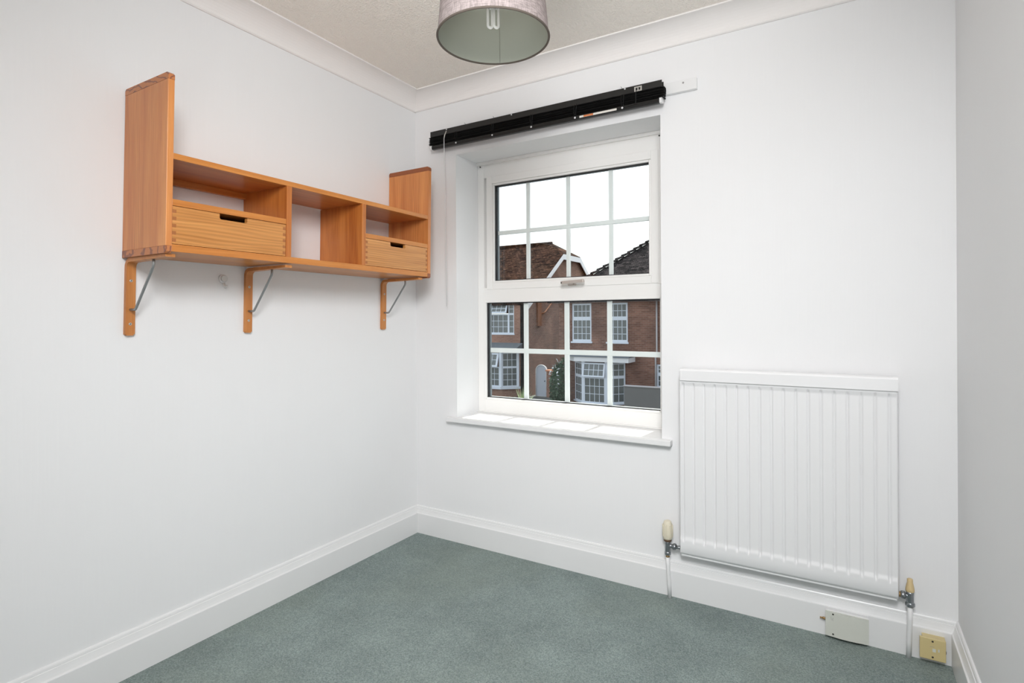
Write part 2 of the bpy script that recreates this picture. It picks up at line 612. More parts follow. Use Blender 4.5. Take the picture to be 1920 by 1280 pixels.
def tube(bm, pts, r, seg=12, closed=False):
    pts = [Vector(p) for p in pts]
    n = len(pts)
    rings = []
    prev = None
    for i, p in enumerate(pts):
        if closed:
            t = (pts[(i + 1) % n] - pts[i - 1]).normalized()
        else:
            t = ((pts[min(i + 1, n - 1)] - p).normalized() + (p - pts[max(i - 1, 0)]).normalized()).normalized()
        if prev is None:
            a = Vector((0, 0, 1)) if abs(t.z) < 0.9 else Vector((1, 0, 0))
            u = t.cross(a).normalized()
        else:
            u = (prev - t * prev.dot(t)).normalized()
        prev = u
        v = t.cross(u)
        rr = r[i] if isinstance(r, (list, tuple)) else r
        rings.append([bm.verts.new(p + (u * math.cos(2 * math.pi * k / seg) + v * math.sin(2 * math.pi * k / seg)) * rr) for k in range(seg)])
    fs = []
    for i in range(n if closed else n - 1):
        a, b = rings[i], rings[(i + 1) % n]
        for k in range(seg):
            f = bm.faces.new((a[k], a[(k + 1) % seg], b[(k + 1) % seg], b[k]))
            f.smooth = True
            fs.append(f)
    if not closed:
        fs.append(bm.faces.new(rings[0][::-1]))
        fs.append(bm.faces.new(rings[-1]))
    bmesh.ops.recalc_face_normals(bm, faces=fs)

def lathe(bm, prof, cx, cy, seg=32, axis='z', base=0.0, close=True):
    """prof = list of (radius, height)"""
    rings = []
    for r_, h in prof:
        ring = []
        for k in range(seg):
            a = 2 * math.pi * k / seg
            c, s = math.cos(a) * r_, math.sin(a) * r_
            co = {'z': (cx + c, cy + s, base + h), 'y': (cx + c, base + h, cy + s), 'x': (base + h, cx + c, cy + s)}[axis]
            ring.append(bm.verts.new(co))
        rings.append(ring)
    fs = []
    for i in range(len(rings) - 1):
        for k in range(seg):
            f = bm.faces.new((rings[i][k], rings[i][(k + 1) % seg], rings[i + 1][(k + 1) % seg], rings[i + 1][k]))
            f.smooth = True
            fs.append(f)
    if close:
        fs.append(bm.faces.new(rings[0]))
        fs.append(bm.faces.new(rings[-1]))
    bmesh.ops.recalc_face_normals(bm, faces=fs)

def arc(cx, cy, r, a0, a1, n):
    return [(cx + r * math.cos(R(a0 + (a1 - a0) * i / n)), cy + r * math.sin(R(a0 + (a1 - a0) * i / n))) for i in range(n + 1)]

# ------------------------------------------------------------------ object helpers
ORIGIN = {}

def root(name, loc, label=None, cat=None, group=None, kind=None):
    o = bpy.data.objects.new(name, None)
    o.empty_display_size = 0.05
    o.location = loc
    COL.objects.link(o)
    ORIGIN[o] = Vector(loc)
    tag(o, label, cat, group, kind)
    return o

def tag(o, label=None, cat=None, group=None, kind=None):
    if label: o['label'] = label
    if cat: o['category'] = cat
    if group: o['group'] = group
    if kind: o['kind'] = kind
    return o

def mesh_obj(name, bm, mat, parent=None, smooth=False, loc=None):
    """bm is in world metres; the mesh is stored relative to its thing's origin"""
    if parent is not None:
        og = ORIGIN[parent]
    else:
        if loc is None:
            xs = [v.co for v in bm.verts]
            loc = ((min(v.x for v in xs) + max(v.x for v in xs)) / 2, (min(v.y for v in xs) + max(v.y for v in xs)) / 2, min(v.z for v in xs))
        og = Vector(loc)
    for v in bm.verts:
        v.co -= og
    me = bpy.data.meshes.new(name)
    if smooth:
        for f in bm.faces: f.smooth = True
    bm.to_mesh(me)
    bm.free()
    me.materials.append(mat)
    o = bpy.data.objects.new(name, me)
    COL.objects.link(o)
    if parent is not None:
        o.parent = parent
    else:
        o.location = og
    ORIGIN[o] = og
    return o

def clone(o, dx=(0, 0, 0)):
    c = o.copy()
    COL.objects.link(c)
    c.location = o.location + Vector(dx)
    return c

# ================================================================== ROOM SHELL
W = 2.346            # room width
YN = -3.5            # near wall
H = 2.378            # ceiling height
WX0, WX1, WZ0, WZ1 = 0.277, 1.3565, 0.627, 2.026     # window reveal

def struct(name, bm, mat, **k):
    return tag(mesh_obj(name, bm, mat, **k), kind='structure')

struct('floor', box(0, W, YN, 0, -0.08, 0), MT['carpet'])
struct('ceiling', box(-0.1, W + 0.1, YN - 0.1, 0.30, H, H + 0.12), MT['ceiling'])
struct('wall_left', box(-0.1, 0, YN - 0.1, 0.30, -0.08, H), MT['wall'])
struct('wall_right', box(W, W + 0.1, YN - 0.1, 0.30, -0.08, H), MT['wall'])
struct('wall_near', box(0, W, YN - 0.1, YN, -0.08, H), MT['wall'])

def holed(bm, x0, x1, z0, z1, y0, y1, holes):
    """a wall slab between y0 and y1 with rectangular holes (x0,x1,z0,z1)"""
    xs = sorted({x0, x1, *[h[0] for h in holes], *[h[1] for h in holes]})
    zs = sorted({z0, z1, *[h[2] for h in holes], *[h[3] for h in holes]})
    inside = lambda x, z: any(h[0] < x < h[1] and h[2] < z < h[3] for h in holes)
    cache = {}
    def V(x, y, z):
        k = (x, y, z)
        if k not in cache: cache[k] = bm.verts.new(k)
        return cache[k]
    solid = {}
    for i in range(len(xs) - 1):
        for j in range(len(zs) - 1):
            solid[i, j] = not inside((xs[i] + xs[i + 1]) / 2, (zs[j] + zs[j + 1]) / 2)
    fs = []
    for (i, j), s in solid.items():
        if not s: continue
        a, b, c, d = xs[i], xs[i + 1], zs[j], zs[j + 1]
        fs.append(bm.faces.new((V(a, y0, c), V(b, y0, c), V(b, y0, d), V(a, y0, d))))
        fs.append(bm.faces.new((V(a, y1, c), V(a, y1, d), V(b, y1, d), V(b, y1, c))))
        for (di, dj, e) in ((-1, 0, ((a, c), (a, d))), (1, 0, ((b, d), (b, c))), (0, -1, ((b, c), (a, c))), (0, 1, ((a, d), (b, d)))):
            if not solid.get((i + di, j + dj), False):
                (p, q), (r_, s_) = e
                fs.append(bm.faces.new((V(p, y0, q), V(p, y1, q), V(r_, y1, s_), V(r_, y0, s_))))
    bmesh.ops.recalc_face_normals(bm, faces=fs)

bm = bmesh.new()
holed(bm, 0, W, -0.08, H, 0, 0.27, [(WX0, WX1, WZ0, WZ1)])
struct('wall_far', bm, MT['wall'])
bm = bmesh.new()
holed(bm, -5, 7, -2.75, 2.47, 0.305, 0.36, [(WX0 - 0.02, WX1 + 0.02, WZ0 - 0.02, WZ1 + 0.02)])
struct('wall_outside', bm, OUT['brickx'])
bm = bmesh.new()
bx(bm, -5, 7, 0.36, 1.31, 2.35, 2.47)
struct('trim_7', bm, OUT['fascia'])            # unseen boxed eaves outside, made deep to keep sun off the floor

# coving: concave cove between wall and ceiling
cz0, cd = 2.30, 0.098
cove = [(0, cz0), (0.006, cz0), (0.010, cz0 + 0.004)]
n = 10
for i in range(n + 1):
    a = math.pi / 2 * i / n
    cove.append((0.010 + (cd - 0.016) * (1 - math.cos(a)), cz0 + 0.004 + (H - cz0 - 0.010) * math.sin(a)))
cove += [(cd, H - 0.006), (cd, H), (0, H)]
# skirting board with a moulded top
skirt = [(0, 0), (0.0214, 0), (0.0214, 0.1045), (0.0205, 0.1068), (0.0185, 0.1075), (0.0165, 0.1100), (0.0135, 0.1190), (0.0115, 0.1265),
         (0.0105, 0.1310), (0.0082, 0.1322), (0.0082, 0.1350), (0.0072, 0.1400), (0.0050, 0.1436), (0.0030, 0.1444), (0, 0.1444)]
def run(poly, side):
    b = bmesh.new()
    if side == 'left':
        prism(b, poly, 'y', YN, 0)
    elif side == 'right':
        prism(b, [(W - p[0], p[1]) for p in poly], 'y', YN, 0)
    elif side == 'far':
        prism(b, [(-p[0], p[1]) for p in poly], 'x', 0, W)
    else:
        prism(b, [(YN + p[0], p[1]) for p in poly], 'x', 0, W)
    return b
for i, s in enumerate(('left', 'far', 'right', 'near')):
    struct('trim_%d' % (i + 1), run(cove, s), MT['coving'])
    struct('baseboard_%s' % s, run(skirt, s), MT['gloss'])

# ================================================================== WINDOW
FY = 0.20            # inner face of the frame
win = root('window_1', (0.817, 0.2, 0.65), kind='structure')
def frame_ring(bm, x0, x1, z0, z1, l, r, b, t, y0, y1, bev=0.003):
    bx(bm, x0, x0 + l, y0, y1, z0, z1, bev=bev)
    bx(bm, x1 - r, x1, y0, y1, z0, z1, bev=bev)
    bx(bm, x0 + l, x1 - r, y0, y1, z0, z0 + b, bev=bev)
    bx(bm, x0 + l, x1 - r, y0, y1, z1 - t, z1, bev=bev)
bm = bmesh.new()
frame_ring(bm, WX0, WX1, 0.651, WZ1, 0.042, 0.058, 0.080, 0.088, FY, 0.275)
bx(bm, 1.2905, WX1, FY - 0.005, FY + 0.001, 1.322, 2.011)
mesh_obj('window_frame', bm, MT['upvc'], win)
mesh_obj('transom', box(WX0 + 0.042, WX1 - 0.058, FY, 0.275, 1.253, 1.333, bev=0.003), MT['upvc'], win)
mesh_obj('head_bead', box(WX0, WX1, FY - 0.014, FY, 2.011, 2.026, bev=0.002), MT['upvc'], win)
bm = bmesh.new()
bx(bm, WX0, WX1, 0.185, FY, 0.651, 0.6555, bev=0.001)
mesh_obj('sealant', bm, MT['upvc'], win)
# opening top light
sx0, sx1, sz0, sz1 = 0.3375, 1.290, 1.324, 1.943
sash = bmesh.new()
frame_ring(sash, sx0, sx1, sz0, sz1, 0.036, 0.036, 0.036, 0.040, FY - 0.005, 0.262, bev=0.003)
frame_ring(sash, sx0 + 0.036, sx1 - 0.036, sz0 + 0.036, sz1 - 0.040, 0.011, 0.011, 0.011, 0.011, FY, 0.25, bev=0.003)
sash = mesh_obj('sash', sash, MT['upvc'], win)
gx0, gx1, gz0, gz1 = sx0 + 0.047, sx1 - 0.047, sz0 + 0.047, sz1 - 0.051
lx0, lx1, lz0, lz1 = WX0 + 0.053, WX1 - 0.062, 0.731, 1.2525
bm = bmesh.new()
frame_ring(bm, WX0 + 0.042, WX1 - 0.058, 0.651 + 0.07, 1.262, 0.011, 0.004, 0.0105, 0.0095, FY - 0.004, 0.25, bev=0.003)
mesh_obj('glazing_bead', bm, MT['upvc'], win)
def glaze(x0, x1, z0, z1, vb, hb, w, parent):
    b = bmesh.new()
    frame_ring(b, x0, x1, z0, z1, 0.0055, 0.0025, 0.004, 0.005, 0.2115, 0.2225, bev=0)
    mesh_obj('gasket', b, MT['gasket'], parent)
    b = bmesh.new()
    frame_ring(b, x0 - 0.004, x1 + 0.004, z0 - 0.004, z1 + 0.004, 0.014, 0.006, 0.008, 0.008, 0.2265, 0.2405, bev=0)
    mesh_obj('spacer', b, MT['spacer'], parent)
    for y in (0.2235, 0.2435):
        b = bmesh.new()
        bx(b, x0 - 0.004, x1 + 0.004, y, y + 0.0025, z0 - 0.004, z1 + 0.004)
        mesh_obj('pane', b, MT['pane'], parent)
    for x in vb:
        mesh_obj('glazing_bar', box(x - w / 2, x + w / 2, 0.2285, 0.2405, z0, z1, bev=0.002), MT['bar'], parent)
    b = bmesh.new()
    mesh_obj('glazing_bar', box(x0, x1, 0.2275, 0.2415, hb - w / 2, hb + w / 2, bev=0.002), MT['bar'], parent)
glaze(gx0, gx1, gz0, gz1, (0.580, 0.815, 1.045), 1.634, 0.021, sash)
glaze(lx0, lx1, lz0, lz1, (0.564, 0.8045, 1.0355), 0.9905, 0.025, win)
# cockspur handle
hd = bmesh.new()
for k in range(1):
    b = bmesh.new()
    bx(b, -0.060, 0.066, -0.009, 0.009, -0.0080, 0.0080, bev=0.0035)
    merge(hd, b, Matrix.Translation((0.872, 0.150, 1.3440)) @ Matrix.Rotation(R(-2.5), 4, 'Y') @ Matrix.Rotation(R(-3), 4, 'Z'))
handle = mesh_obj('handle', hd, MT['handle'], win)
bm = bmesh.new()
bx(bm, 0.836, 0.876, 0.176, 0.1955, 1.3265, 1.3385, bev=0.003)
bx(bm, 0.846, 0.866, 0.156, 0.178, 1.332, 1.344, bev=0.003)
mesh_obj('handle_base', bm, MT['handle'], handle)
bm = bmesh.new()
lathe(bm, [(0.003, 0), (0.003, 0.002)], 0.819, 1.341, seg=10, axis='y', base=0.1385)
mesh_obj('screw', bm, MT['dark'], handle)
# internal window board
bm = bmesh.new()
bx(bm, 0.2335, 1.4025, -0.040, 0.0, 0.627, 0.6505, bev=0.003)
bx(bm, WX0, WX1, 0.0, FY + 0.02, 0.627, 0.6505)
mesh_obj('window_board', bm, MT['gloss'], win)
# two dark nail heads at the head of the reveal
for x in (0.2995, 1.296):
    bm = bmesh.new()
    lathe(bm, [(0.0035, 0), (0.0035, 0.004), (0.001, 0.006)], x, 2.003, seg=10, axis='y', base=0.192)
    mesh_obj('nail_head', bm, MT['dark'], win)

# ================================================================== WALL SHELF
D = 0.265
shelf = root('wall_shelf', (0.0, -0.823, 1.366), 'orange pine wall shelf with two drawers and tall side panels on the left wall', 'shelf')
def skew(bm):
    for v in bm.verts:
        v.co.y += (v.co.z - 1.39) * 0.022      # the unit has racked a little out of plumb
    return bm
def sp(name, bm, mat, parent=None, smooth=False):
    return mesh_obj(name, skew(bm), mat, parent or shelf, smooth)
for (y0, y1) in ((-1.4495, -1.4300), (-0.2190, -0.1985)):
    left = y0 < -1
    pn = sp('side_panel', box(0.002, D, y0, y1, 1.388, 1.898, bev=0.0015), MT['woodp'])
    eg = MT['endg'] if left else MT['endd']
    for (z0, z1) in ((1.366, 1.388), (1.898, 1.919)):
        b = bmesh.new()
        prism(b, [(0.002, z0), (D - 0.006, z0), (D, z0 + 0.006), (D, z1), (0.002, z1)] if z0 < 1.5 else
              [(0.002, z0), (D, z0), (D, z1 - 0.007), (D - 0.008, z1), (0.008, z1), (0.002, z1 - 0.006)], 'y', y0, y1)
        tag(sp('end_strip', b, eg, pn), 'darker end grain strip')
sp('top_board', box(0.012, D - 0.002, -1.4300, -0.2190, 1.6560, 1.6745, bev=0.001), MT['woody'])
sp('bottom_board', box(0.002, D - 0.001, -1.4300, -0.2190, 1.3715, 1.3945, bev=0.001), MT['woody'])
sp('back_rail', box(0.003, 0.020, -1.4300, -1.0255, 1.6330, 1.6560, bev=0.001), MT['woody'])
for (y0, y1) in ((-1.0268, -1.0045), (-0.6545, -0.6318)):
    sp('divider', box(0.002, D - 0.001, y0, y1, 1.3945, 1.6560, bev=0.001), MT['woodz'])
for (y0, y1, n0, n1) in ((-1.4300, -1.0268, -1.2795, -1.1810), (-0.6318, -0.2190, -0.4795, -0.3800)):
    sp('drawer_cover', box(0.012, D - 0.002, y0, y1, 1.5130, 1.5330, bev=0.001), MT['woody'])
    g = 0.0012
    z0, z1, zn = 1.3962, 1.5115, 1.4935
    b = bmesh.new()
    rc = 0.006
    poly = [(y0 + g, z0), (y1 - g, z0), (y1 - g, z1), (n1, z1)]
    poly += [(n1, zn + rc)] + [(n1 - rc + rc * math.cos(R(a)), zn + rc - rc * math.sin(R(a))) for a in (30, 60, 90)]
    poly += [(n0 + rc - rc * math.sin(R(a)), zn + rc - rc * math.cos(R(a))) for a in (0, 30, 60, 90)]
    poly += [(n0, z1), (y0 + g, z1)]
    prism(b, poly, 'x', D - 0.018, D - 0.003)
    dr = sp('drawer', b, MT['drawer'])
    b = bmesh.new()
    bx(b, 0.03, D - 0.018, y0 + g, y0 + g + 0.010, z0, z1 - 0.004)
    bx(b, 0.03, D - 0.018, y1 - g - 0.010, y1 - g, z0, z1 - 0.004)
    bx(b, 0.03, 0.040, y0 + 0.012, y1 - 0.012, z0, z1 - 0.004)
    bx(b, 0.03, D - 0.018, y0 + 0.012, y1 - 0.012, z0 + 0.004, z0 + 0.010)
    sp('drawer_box', b, MT['hollow'], dr)
    b = bmesh.new()
    for k in range(5):
        z = z0 + 0.006 + k * 0.0222
        for (a, c) in ((y0 + g, y0 + g + 0.0115), (y1 - g - 0.0115, y1 - g)):
            bx(b, D - 0.010, D - 0.0026, a, c, z, z + 0.0105)
    tag(sp('finger_joint', b, MT['finger'], dr), 'darker finger joint ends', kind='stuff')

def bracket(yc):
    """bent plywood L with a grey steel brace rod"""
    t, w, ro = 0.013, 0.029, 0.030
    zt, zb = 1.3655, 1.112
    xe = 0.250
    # centre line outer contour: up the wall, round the bend, out under the shelf
    outer = [(0.0005, zb)] + [(0.0005 + ro - ro * math.cos(R(a)), zt - ro + ro * math.sin(R(a))) for a in range(0, 91, 15)] + [(xe, zt)]
    ri = ro - t
    inner = [(0.0005 + t, zb)] + [(0.0005 + t + ri - ri * math.cos(R(a)), zt - t - ri + ri * math.sin(R(a))) for a in range(0, 91, 15)] + [(xe, zt - t * 0.7)]
    b = bmesh.new()
    prism(b, outer + inner[::-1], 'y', yc - w / 2, yc + w / 2)
    bmesh.ops.bevel(b, geom=[e for e in b.edges if abs(e.verts[0].co.z - zb) < 1e-5 and abs(e.verts[1].co.z - zb) < 1e-5 and abs(e.verts[0].co.y - e.verts[1].co.y) < 1e-5], offset=0.004, segments=2, affect='EDGES')
    br = sp('bracket', b, MT['ply'])
    b = bmesh.new()
    pts = [(0.006, yc, 1.1975), (0.040, yc, 1.1965), (0.046, yc, 1.1985), (0.051, yc, 1.204), (0.146, yc, 1.326), (0.151, yc, 1.333), (0.153, yc, 1.340), (0.153, yc, 1.358)]
    tube(b, pts, 0.0042, seg=12)
    sp('brace_rod', b, MT['rod'], br)
    for z in (1.292, 1.150 if yc < -1.2 else 1.160):
        b = bmesh.new()
        lathe(b, [(0.0048, 0), (0.0048, 0.0008), (0.0032, 0.0016), (0.0014, 0.0012), (0.001, 0.0006)], yc, z, seg=14, axis='x', base=0.0135)
        sp('screw', b, MT['screw'], br)
        b = bmesh.new()
        lathe(b, [(0.0015, 0), (0.0015, 0.0008)], yc, z, seg=8, axis='x', base=0.0146)
        sp('screw_slot', b, MT['dark'], br)
for yc in (-1.4265, -1.0045, -0.2565):
    bracket(yc)

# small hook stuck on the wall below
hook = root('adhesive_hook', (0, -1.108, 1.312), 'small round white adhesive hook on the wall under the shelf', 'hook')
bm = bmesh.new()
lathe(bm, [(0.0165, 0), (0.0165, 0.003), (0.0145, 0.005)], -1.108, 1.3185, seg=28, axis='x', base=0.0005)
mesh_obj('base_disc', bm, MT['wall'], hook)
bm = bmesh.new()
lathe(bm, [(0.0125, 0), (0.0125, 0.004), (0.011, 0.006)], -1.106, 1.3195, seg=24, axis='x', base=0.005)
mesh_obj('cap', bm, MT['plastic'], hook)
bm = bmesh.new()
tube(bm, [(0.006, -1.107, 1.302), (0.010, -1.107, 1.292), (0.015, -1.106, 1.287), (0.021, -1.106, 1.289), (0.023, -1.106, 1.294)], [0.005, 0.005, 0.0048, 0.0042, 0.0035], seg=10)
mesh_obj('hook_arm', bm, MT['plastic'], hook)

# ================================================================== PENDANT LAMP
LX, LY, LZ = 1.185, -1.043, 1.945
lamp = root('pendant_lamp', (LX, LY, H), 'taupe linen drum lampshade hanging from the ceiling, greenish lining inside', 'lamp')
rb, rtp, hh = 0.1555, 0.1385, 0.185
bm = bmesh.new()
lathe(bm, [(rb, 0), (rtp, hh), (rtp - 0.0012, hh), (rb - 0.0012, 0)], LX, LY, seg=96, base=LZ, close=False)
shade = mesh_obj('lamp_shade', bm, MT['fabric'], lamp)
bm = bmesh.new()
lathe(bm, [(rb - 0.0014, 0.001), (rtp - 0.0014, hh - 0.001), (rtp - 0.0026, hh - 0.001), (rb - 0.0026, 0.001)], LX, LY, seg=96, base=LZ, close=False)
tag(mesh_obj('shade_lining', bm, MT['lining'], shade), 'pale greenish inner lining')
bm = bmesh.new()
tube(bm, [(LX + rb * math.cos(2 * math.pi * k / 96), LY + rb * math.sin(2 * math.pi * k / 96), LZ) for k in range(96)], 0.0031, seg=8, closed=True)
tag(mesh_obj('rim_binding', bm, MT['trim'], shade), 'dark bottom binding')
a0 = math.atan2(0.853, -0.51)
bm = bmesh.new()
ra = a0 - 0.10
for k in range(2):
    pass
p0 = Vector((LX + (rb - 0.004) * math.cos(ra), LY + (rb - 0.004) * math.sin(ra), LZ + 0.002))
p1 = Vector((LX + (rtp - 0.004) * math.cos(ra), LY + (rtp - 0.004) * math.sin(ra), LZ + hh - 0.002))
tube(bm, [p0, p1], 0.0005, seg=6)
mesh_obj('lining_seam', bm, MT['seam'], shade)
bm = bmesh.new()
tube(bm, [(LX + rtp * math.cos(2 * math.pi * k / 64), LY + rtp * math.sin(2 * math.pi * k / 64), LZ + hh) for k in range(64)], 0.002, seg=6, closed=True)
for k in range(3):
    a = 2 * math.pi * k / 3 + 0.4
    tube(bm, [(LX + 0.02 * math.cos(a), LY + 0.02 * math.sin(a), LZ + hh - 0.03), (LX + rtp * math.cos(a), LY + rtp * math.sin(a), LZ + hh)], 0.0016, seg=6)
mesh_obj('spider', bm, MT['plastic'], lamp)
bm = bmesh.new()
lathe(bm, [(0.019, 0), (0.021, 0.01), (0.021, 0.05), (0.012, 0.07), (0.006, 0.085)], LX, LY, seg=24, base=LZ + hh - 0.045)
mesh_obj('lamp_holder', bm, MT['plastic'], lamp)
bm = bmesh.new()
tube(bm, [(LX, LY, LZ + hh + 0.03), (LX, LY, H - 0.02)], 0.003, seg=8)
mesh_obj('flex', bm, MT['plastic'], lamp)
bm = bmesh.new()
lathe(bm, [(0.048, 0), (0.046, -0.016), (0.02, -0.026), (0.008, -0.03)], LX, LY, seg=28, base=H)
mesh_obj('ceiling_rose', bm, MT['plastic'], lamp)
bulb = bmesh.new()
lathe(bulb, [(0.013, 0.055), (0.020, 0.06), (0.020, 0.095), (0.013, 0.105)], LX, LY, seg=20, base=LZ + 0.03)
bulb = mesh_obj('bulb', bulb, MT['plastic'], lamp)
for (dx, dy) in ((-0.0085, -0.003), (0.0065, 0.006)):
    bm = bmesh.new()
    ax = Vector((0.0062 * math.cos(0.9), 0.0062 * math.sin(0.9), 0))
    c = Vector((LX + dx, LY + dy, LZ + 0.037))
    pts = [c - ax + Vector((0, 0, 0.055))] + [c + ax * -math.cos(R(a)) + Vector((0, 0, -0.0062 * math.sin(R(a)))) for a in range(0, 181, 20)] + [c + ax + Vector((0, 0, 0.055))]
    tube(bm, pts, 0.0042, seg=10)
    mesh_obj('bulb_tube', bm, MT['bulb'], bulb)

# ================================================================== VENETIAN BLIND
batten = mesh_obj('mounting_batten', box(0.20, 1.511, -0.020, -0.001, 2.0985, 2.1450, bev=0.0015), MT['gloss'])
tag(batten, 'white wooden batten behind the black blind, sticking out at its right end', 'batten')
bm = bmesh.new()
lathe(bm, [(0.004, 0), (0.004, 0.0015), (0.002, 0.003)], 1.4577, 2.132, seg=12, axis='y', base=-0.0225)
mesh_obj('screw', bm, MT['tack'], batten)
blind = root('venetian_blind', (0.76, -0.038, 2.153), 'black slatted venetian blind pulled right up above the window', 'blind')
bm = bmesh.new()
# C-shaped head rail
rail = [(-0.050, 2.1255), (-0.050, 2.1530), (-0.0475, 2.1530), (-0.0475, 2.1275), (-0.0255, 2.1275), (-0.0255, 2.1530), (-0.0225, 2.1530), (-0.0225, 2.1255)]
prism(bm, rail, 'x', 0.1475, 1.3775)
mesh_obj('head_rail', bm, MT['blackrail'], blind)
bm = bmesh.new()
sl = 0.0007
cv = [(-0.0575, 0.0), (-0.0500, 0.0016), (-0.0400, 0.0022), (-0.0300, 0.0016), (-0.0225, 0.0)]
prism(bm, cv + [(p[0], p[1] - sl) for p in cv[::-1]], 'x', 0.145, 1.387)
for v in bm.verts: v.co.z += 2.0790
s0 = mesh_obj('slat', bm, MT['blackslat'], blind)
for k in range(1, 21):
    c = clone(s0, (random.uniform(-0.003, 0.003), random.uniform(-0.0012, 0.0012), 0.0021 * k))
    c.rotation_euler.x = random.uniform(-0.02, 0.02)
bm = bmesh.new()
prism(bm, [(-0.0600, 2.0640), (-0.0585, 2.0745), (-0.0500, 2.0780), (-0.0300, 2.0780), (-0.0270, 2.0700), (-0.0300, 2.0600), (-0.0500, 2.0560), (-0.0575, 2.0570)], 'x', 0.160, 1.3735)
brail = mesh_obj('bottom_rail', bm, MT['black'], blind)
for (x0, x1) in ((0.1555, 0.163), (1.3695, 1.3790)):
    bm = bmesh.new()
    prism(bm, [(-0.0610, 2.0635), (-0.0600, 2.0755), (-0.0500, 2.0795), (-0.0290, 2.0795), (-0.0260, 2.0700), (-0.0290, 2.0590), (-0.0500, 2.0550), (-0.0590, 2.0560)], 'x', x0, x1)
    tag(mesh_obj('end_cap', bm, MT['clear'], brail), 'clear plastic end cap')
for x in (0.3228, 0.5441, 0.7629, 0.988, 1.2096):
    bm = bmesh.new()
    lathe(bm, [(0.0045, 0), (0.0045, -0.0022), (0.0030, -0.0036)], x, 2.0655, seg=14, axis='y', base=-0.0595)
    tag(mesh_obj('cord_plug', bm, MT['button'], brail), 'white cord plug')
    bm = bmesh.new()
    tube(bm, [(x - 0.004, -0.0585, 2.127), (x - 0.006, -0.0605, 2.100), (x - 0.003, -0.0605, 2.080), (x - 0.004, -0.061, 2.070)], 0.0009, seg=6)
    tube(bm, [(x + 0.005, -0.0585, 2.127), (x + 0.007, -0.0605, 2.108), (x + 0.004, -0.0605, 2.086), (x + 0.006, -0.061, 2.066), (x + 0.002, -0.0600, 2.058)], 0.0009, seg=6)
    mesh_obj('ladder_cord', bm, MT['cord'], blind)
for x in (0.2546, 0.6488, 1.2184):
    bm = bmesh.new()
    lathe(bm, [(0.0035, 0), (0.0035, -0.002), (0.002, -0.003)], x, 2.1485, seg=12, axis='y', base=-0.0498)
    mesh_obj('rivet', bm, MT['button'], blind)
for x in (0.372, 0.545, 1.205):
    bm = bmesh.new()
    tube(bm, [(x, -0.046, 2.152), (x - 0.003, -0.044, 2.160), (x - 0.008, -0.043, 2.165)], 0.0008, seg=6)
    mesh_obj('cord_end', bm, MT['cord'], blind)
bm = bmesh.new()
frame_ring(bm, 1.2600, 1.2930, 2.1255, 2.1465, 0.006, 0.006, 0.005, 0.005, -0.0530, -0.0500, bev=0.0008)
bx(bm, 1.2745, 1.2785, -0.0525, -0.0505, 2.1290, 2.1440)
lock = mesh_obj('cord_lock', bm, MT['screw'], blind)
bm = bmesh.new()
tube(bm, [(1.2700, -0.0535, 2.135), (1.2700, -0.0610, 2.115), (1.2705, -0.0625, 2.085), (1.2690, -0.0620, 2.071), (1.245, -0.0625, 2.069), (1.215, -0.0625, 2.0665)], 0.0013, seg=8)
mesh_obj('lift_cord', bm, MT['cord'], blind)
wd = bmesh.new()
tube(wd, [(0.2475, -0.0615, 2.100), (0.2460, -0.060, 2.05), (0.2450, -0.055, 1.90), (0.2435, -0.040, 1.23)], 0.0019, seg=6)
wand = mesh_obj('tilt_wand', wd, MT['clear'], blind)
bm = bmesh.new()
tube(bm, [(0.2545, -0.0515, 2.140), (0.2530, -0.0560, 2.128), (0.2500, -0.060, 2.116), (0.2478, -0.0615, 2.100)], 0.0026, seg=10)
mesh_obj('wand_hook', bm, MT['screw'], wand)
lb = mesh_obj('label', box(1.010, 1.184, -0.0612, -0.0595, 2.0605, 2.0690), MT['paper'], brail)
lb.name = 'sticker'
mesh_obj('sticker_print', box(1.030, 1.076, -0.0615, -0.0611, 2.0607, 2.0688), MT['orange'], brail)

# ================================================================== RADIATOR
rad = root('radiator', (1.813, -0.05, 0.2), 'white ribbed panel radiator on the wall right of the window', 'radiator')
RX0, RX1, RZ0, RZ1 = 1.4445, 2.1800, 0.202, 0.945
GP, G0 = 0.0408, 1.4610
def groove(x):
    """0 in the middle of a flute, 1 in the groove"""
    d = ((x - G0) / GP) % 1.0
    d = min(d, 1 - d) * GP
    return max(0.0, 1 - d / 0.0065)
nx = 361
zs = [RZ0, RZ0 + 0.004, RZ0 + 0.012, RZ0 + 0.044, RZ0 + 0.050] + [0.2540 + 0.0026 * i for i in range(11)] + [0.290, 0.34, 0.5, 0.7, 0.86] + [0.880 + 0.0026 * i for i in range(11)] + [0.916, RZ1 - 0.004, RZ1]
bm = bmesh.new()
grid = []
sm = lambda t: max(0, min(1, t)) ** 2 * (3 - 2 * max(0, min(1, t)))
for z in zs:
    row = []
    for i in range(nx):
        x = RX0 + (RX1 - RX0) * i / (nx - 1)
        g = groove(x)
        g = g * g * (3 - 2 * g)
        zt = 0.2700 + 0.0100 * (1 - g)
        hdr = 1 - sm((z - (zt - 0.020)) / 0.020)           # bottom channel
        hdt = sm((z - 0.885) / 0.020)                       # top channel
        flute = 0.0100 * (1 - g * 0.65)
        # gentle crown on every flute
        dep = max(flute, 0) * (1 - max(hdr, hdt)) + 0.0150 * max(hdr, hdt)
        if z <= RZ0 + 0.005: dep = 0.0095 if z > RZ0 + 0.001 else 0.002
        ex = min(x - RX0, RX1 - x)
        dep *= sm(ex / 0.004) if ex < 0.004 else 1
        row.append(bm.verts.new((x, -0.053 - dep, z)))
    grid.append(row)
fs = []
for j in range(len(zs) - 1):
    for i in range(nx - 1):
        f = bm.faces.new((grid[j][i], grid[j][i + 1], grid[j + 1][i + 1], grid[j + 1][i]))
        f.smooth = True
        fs.append(f)
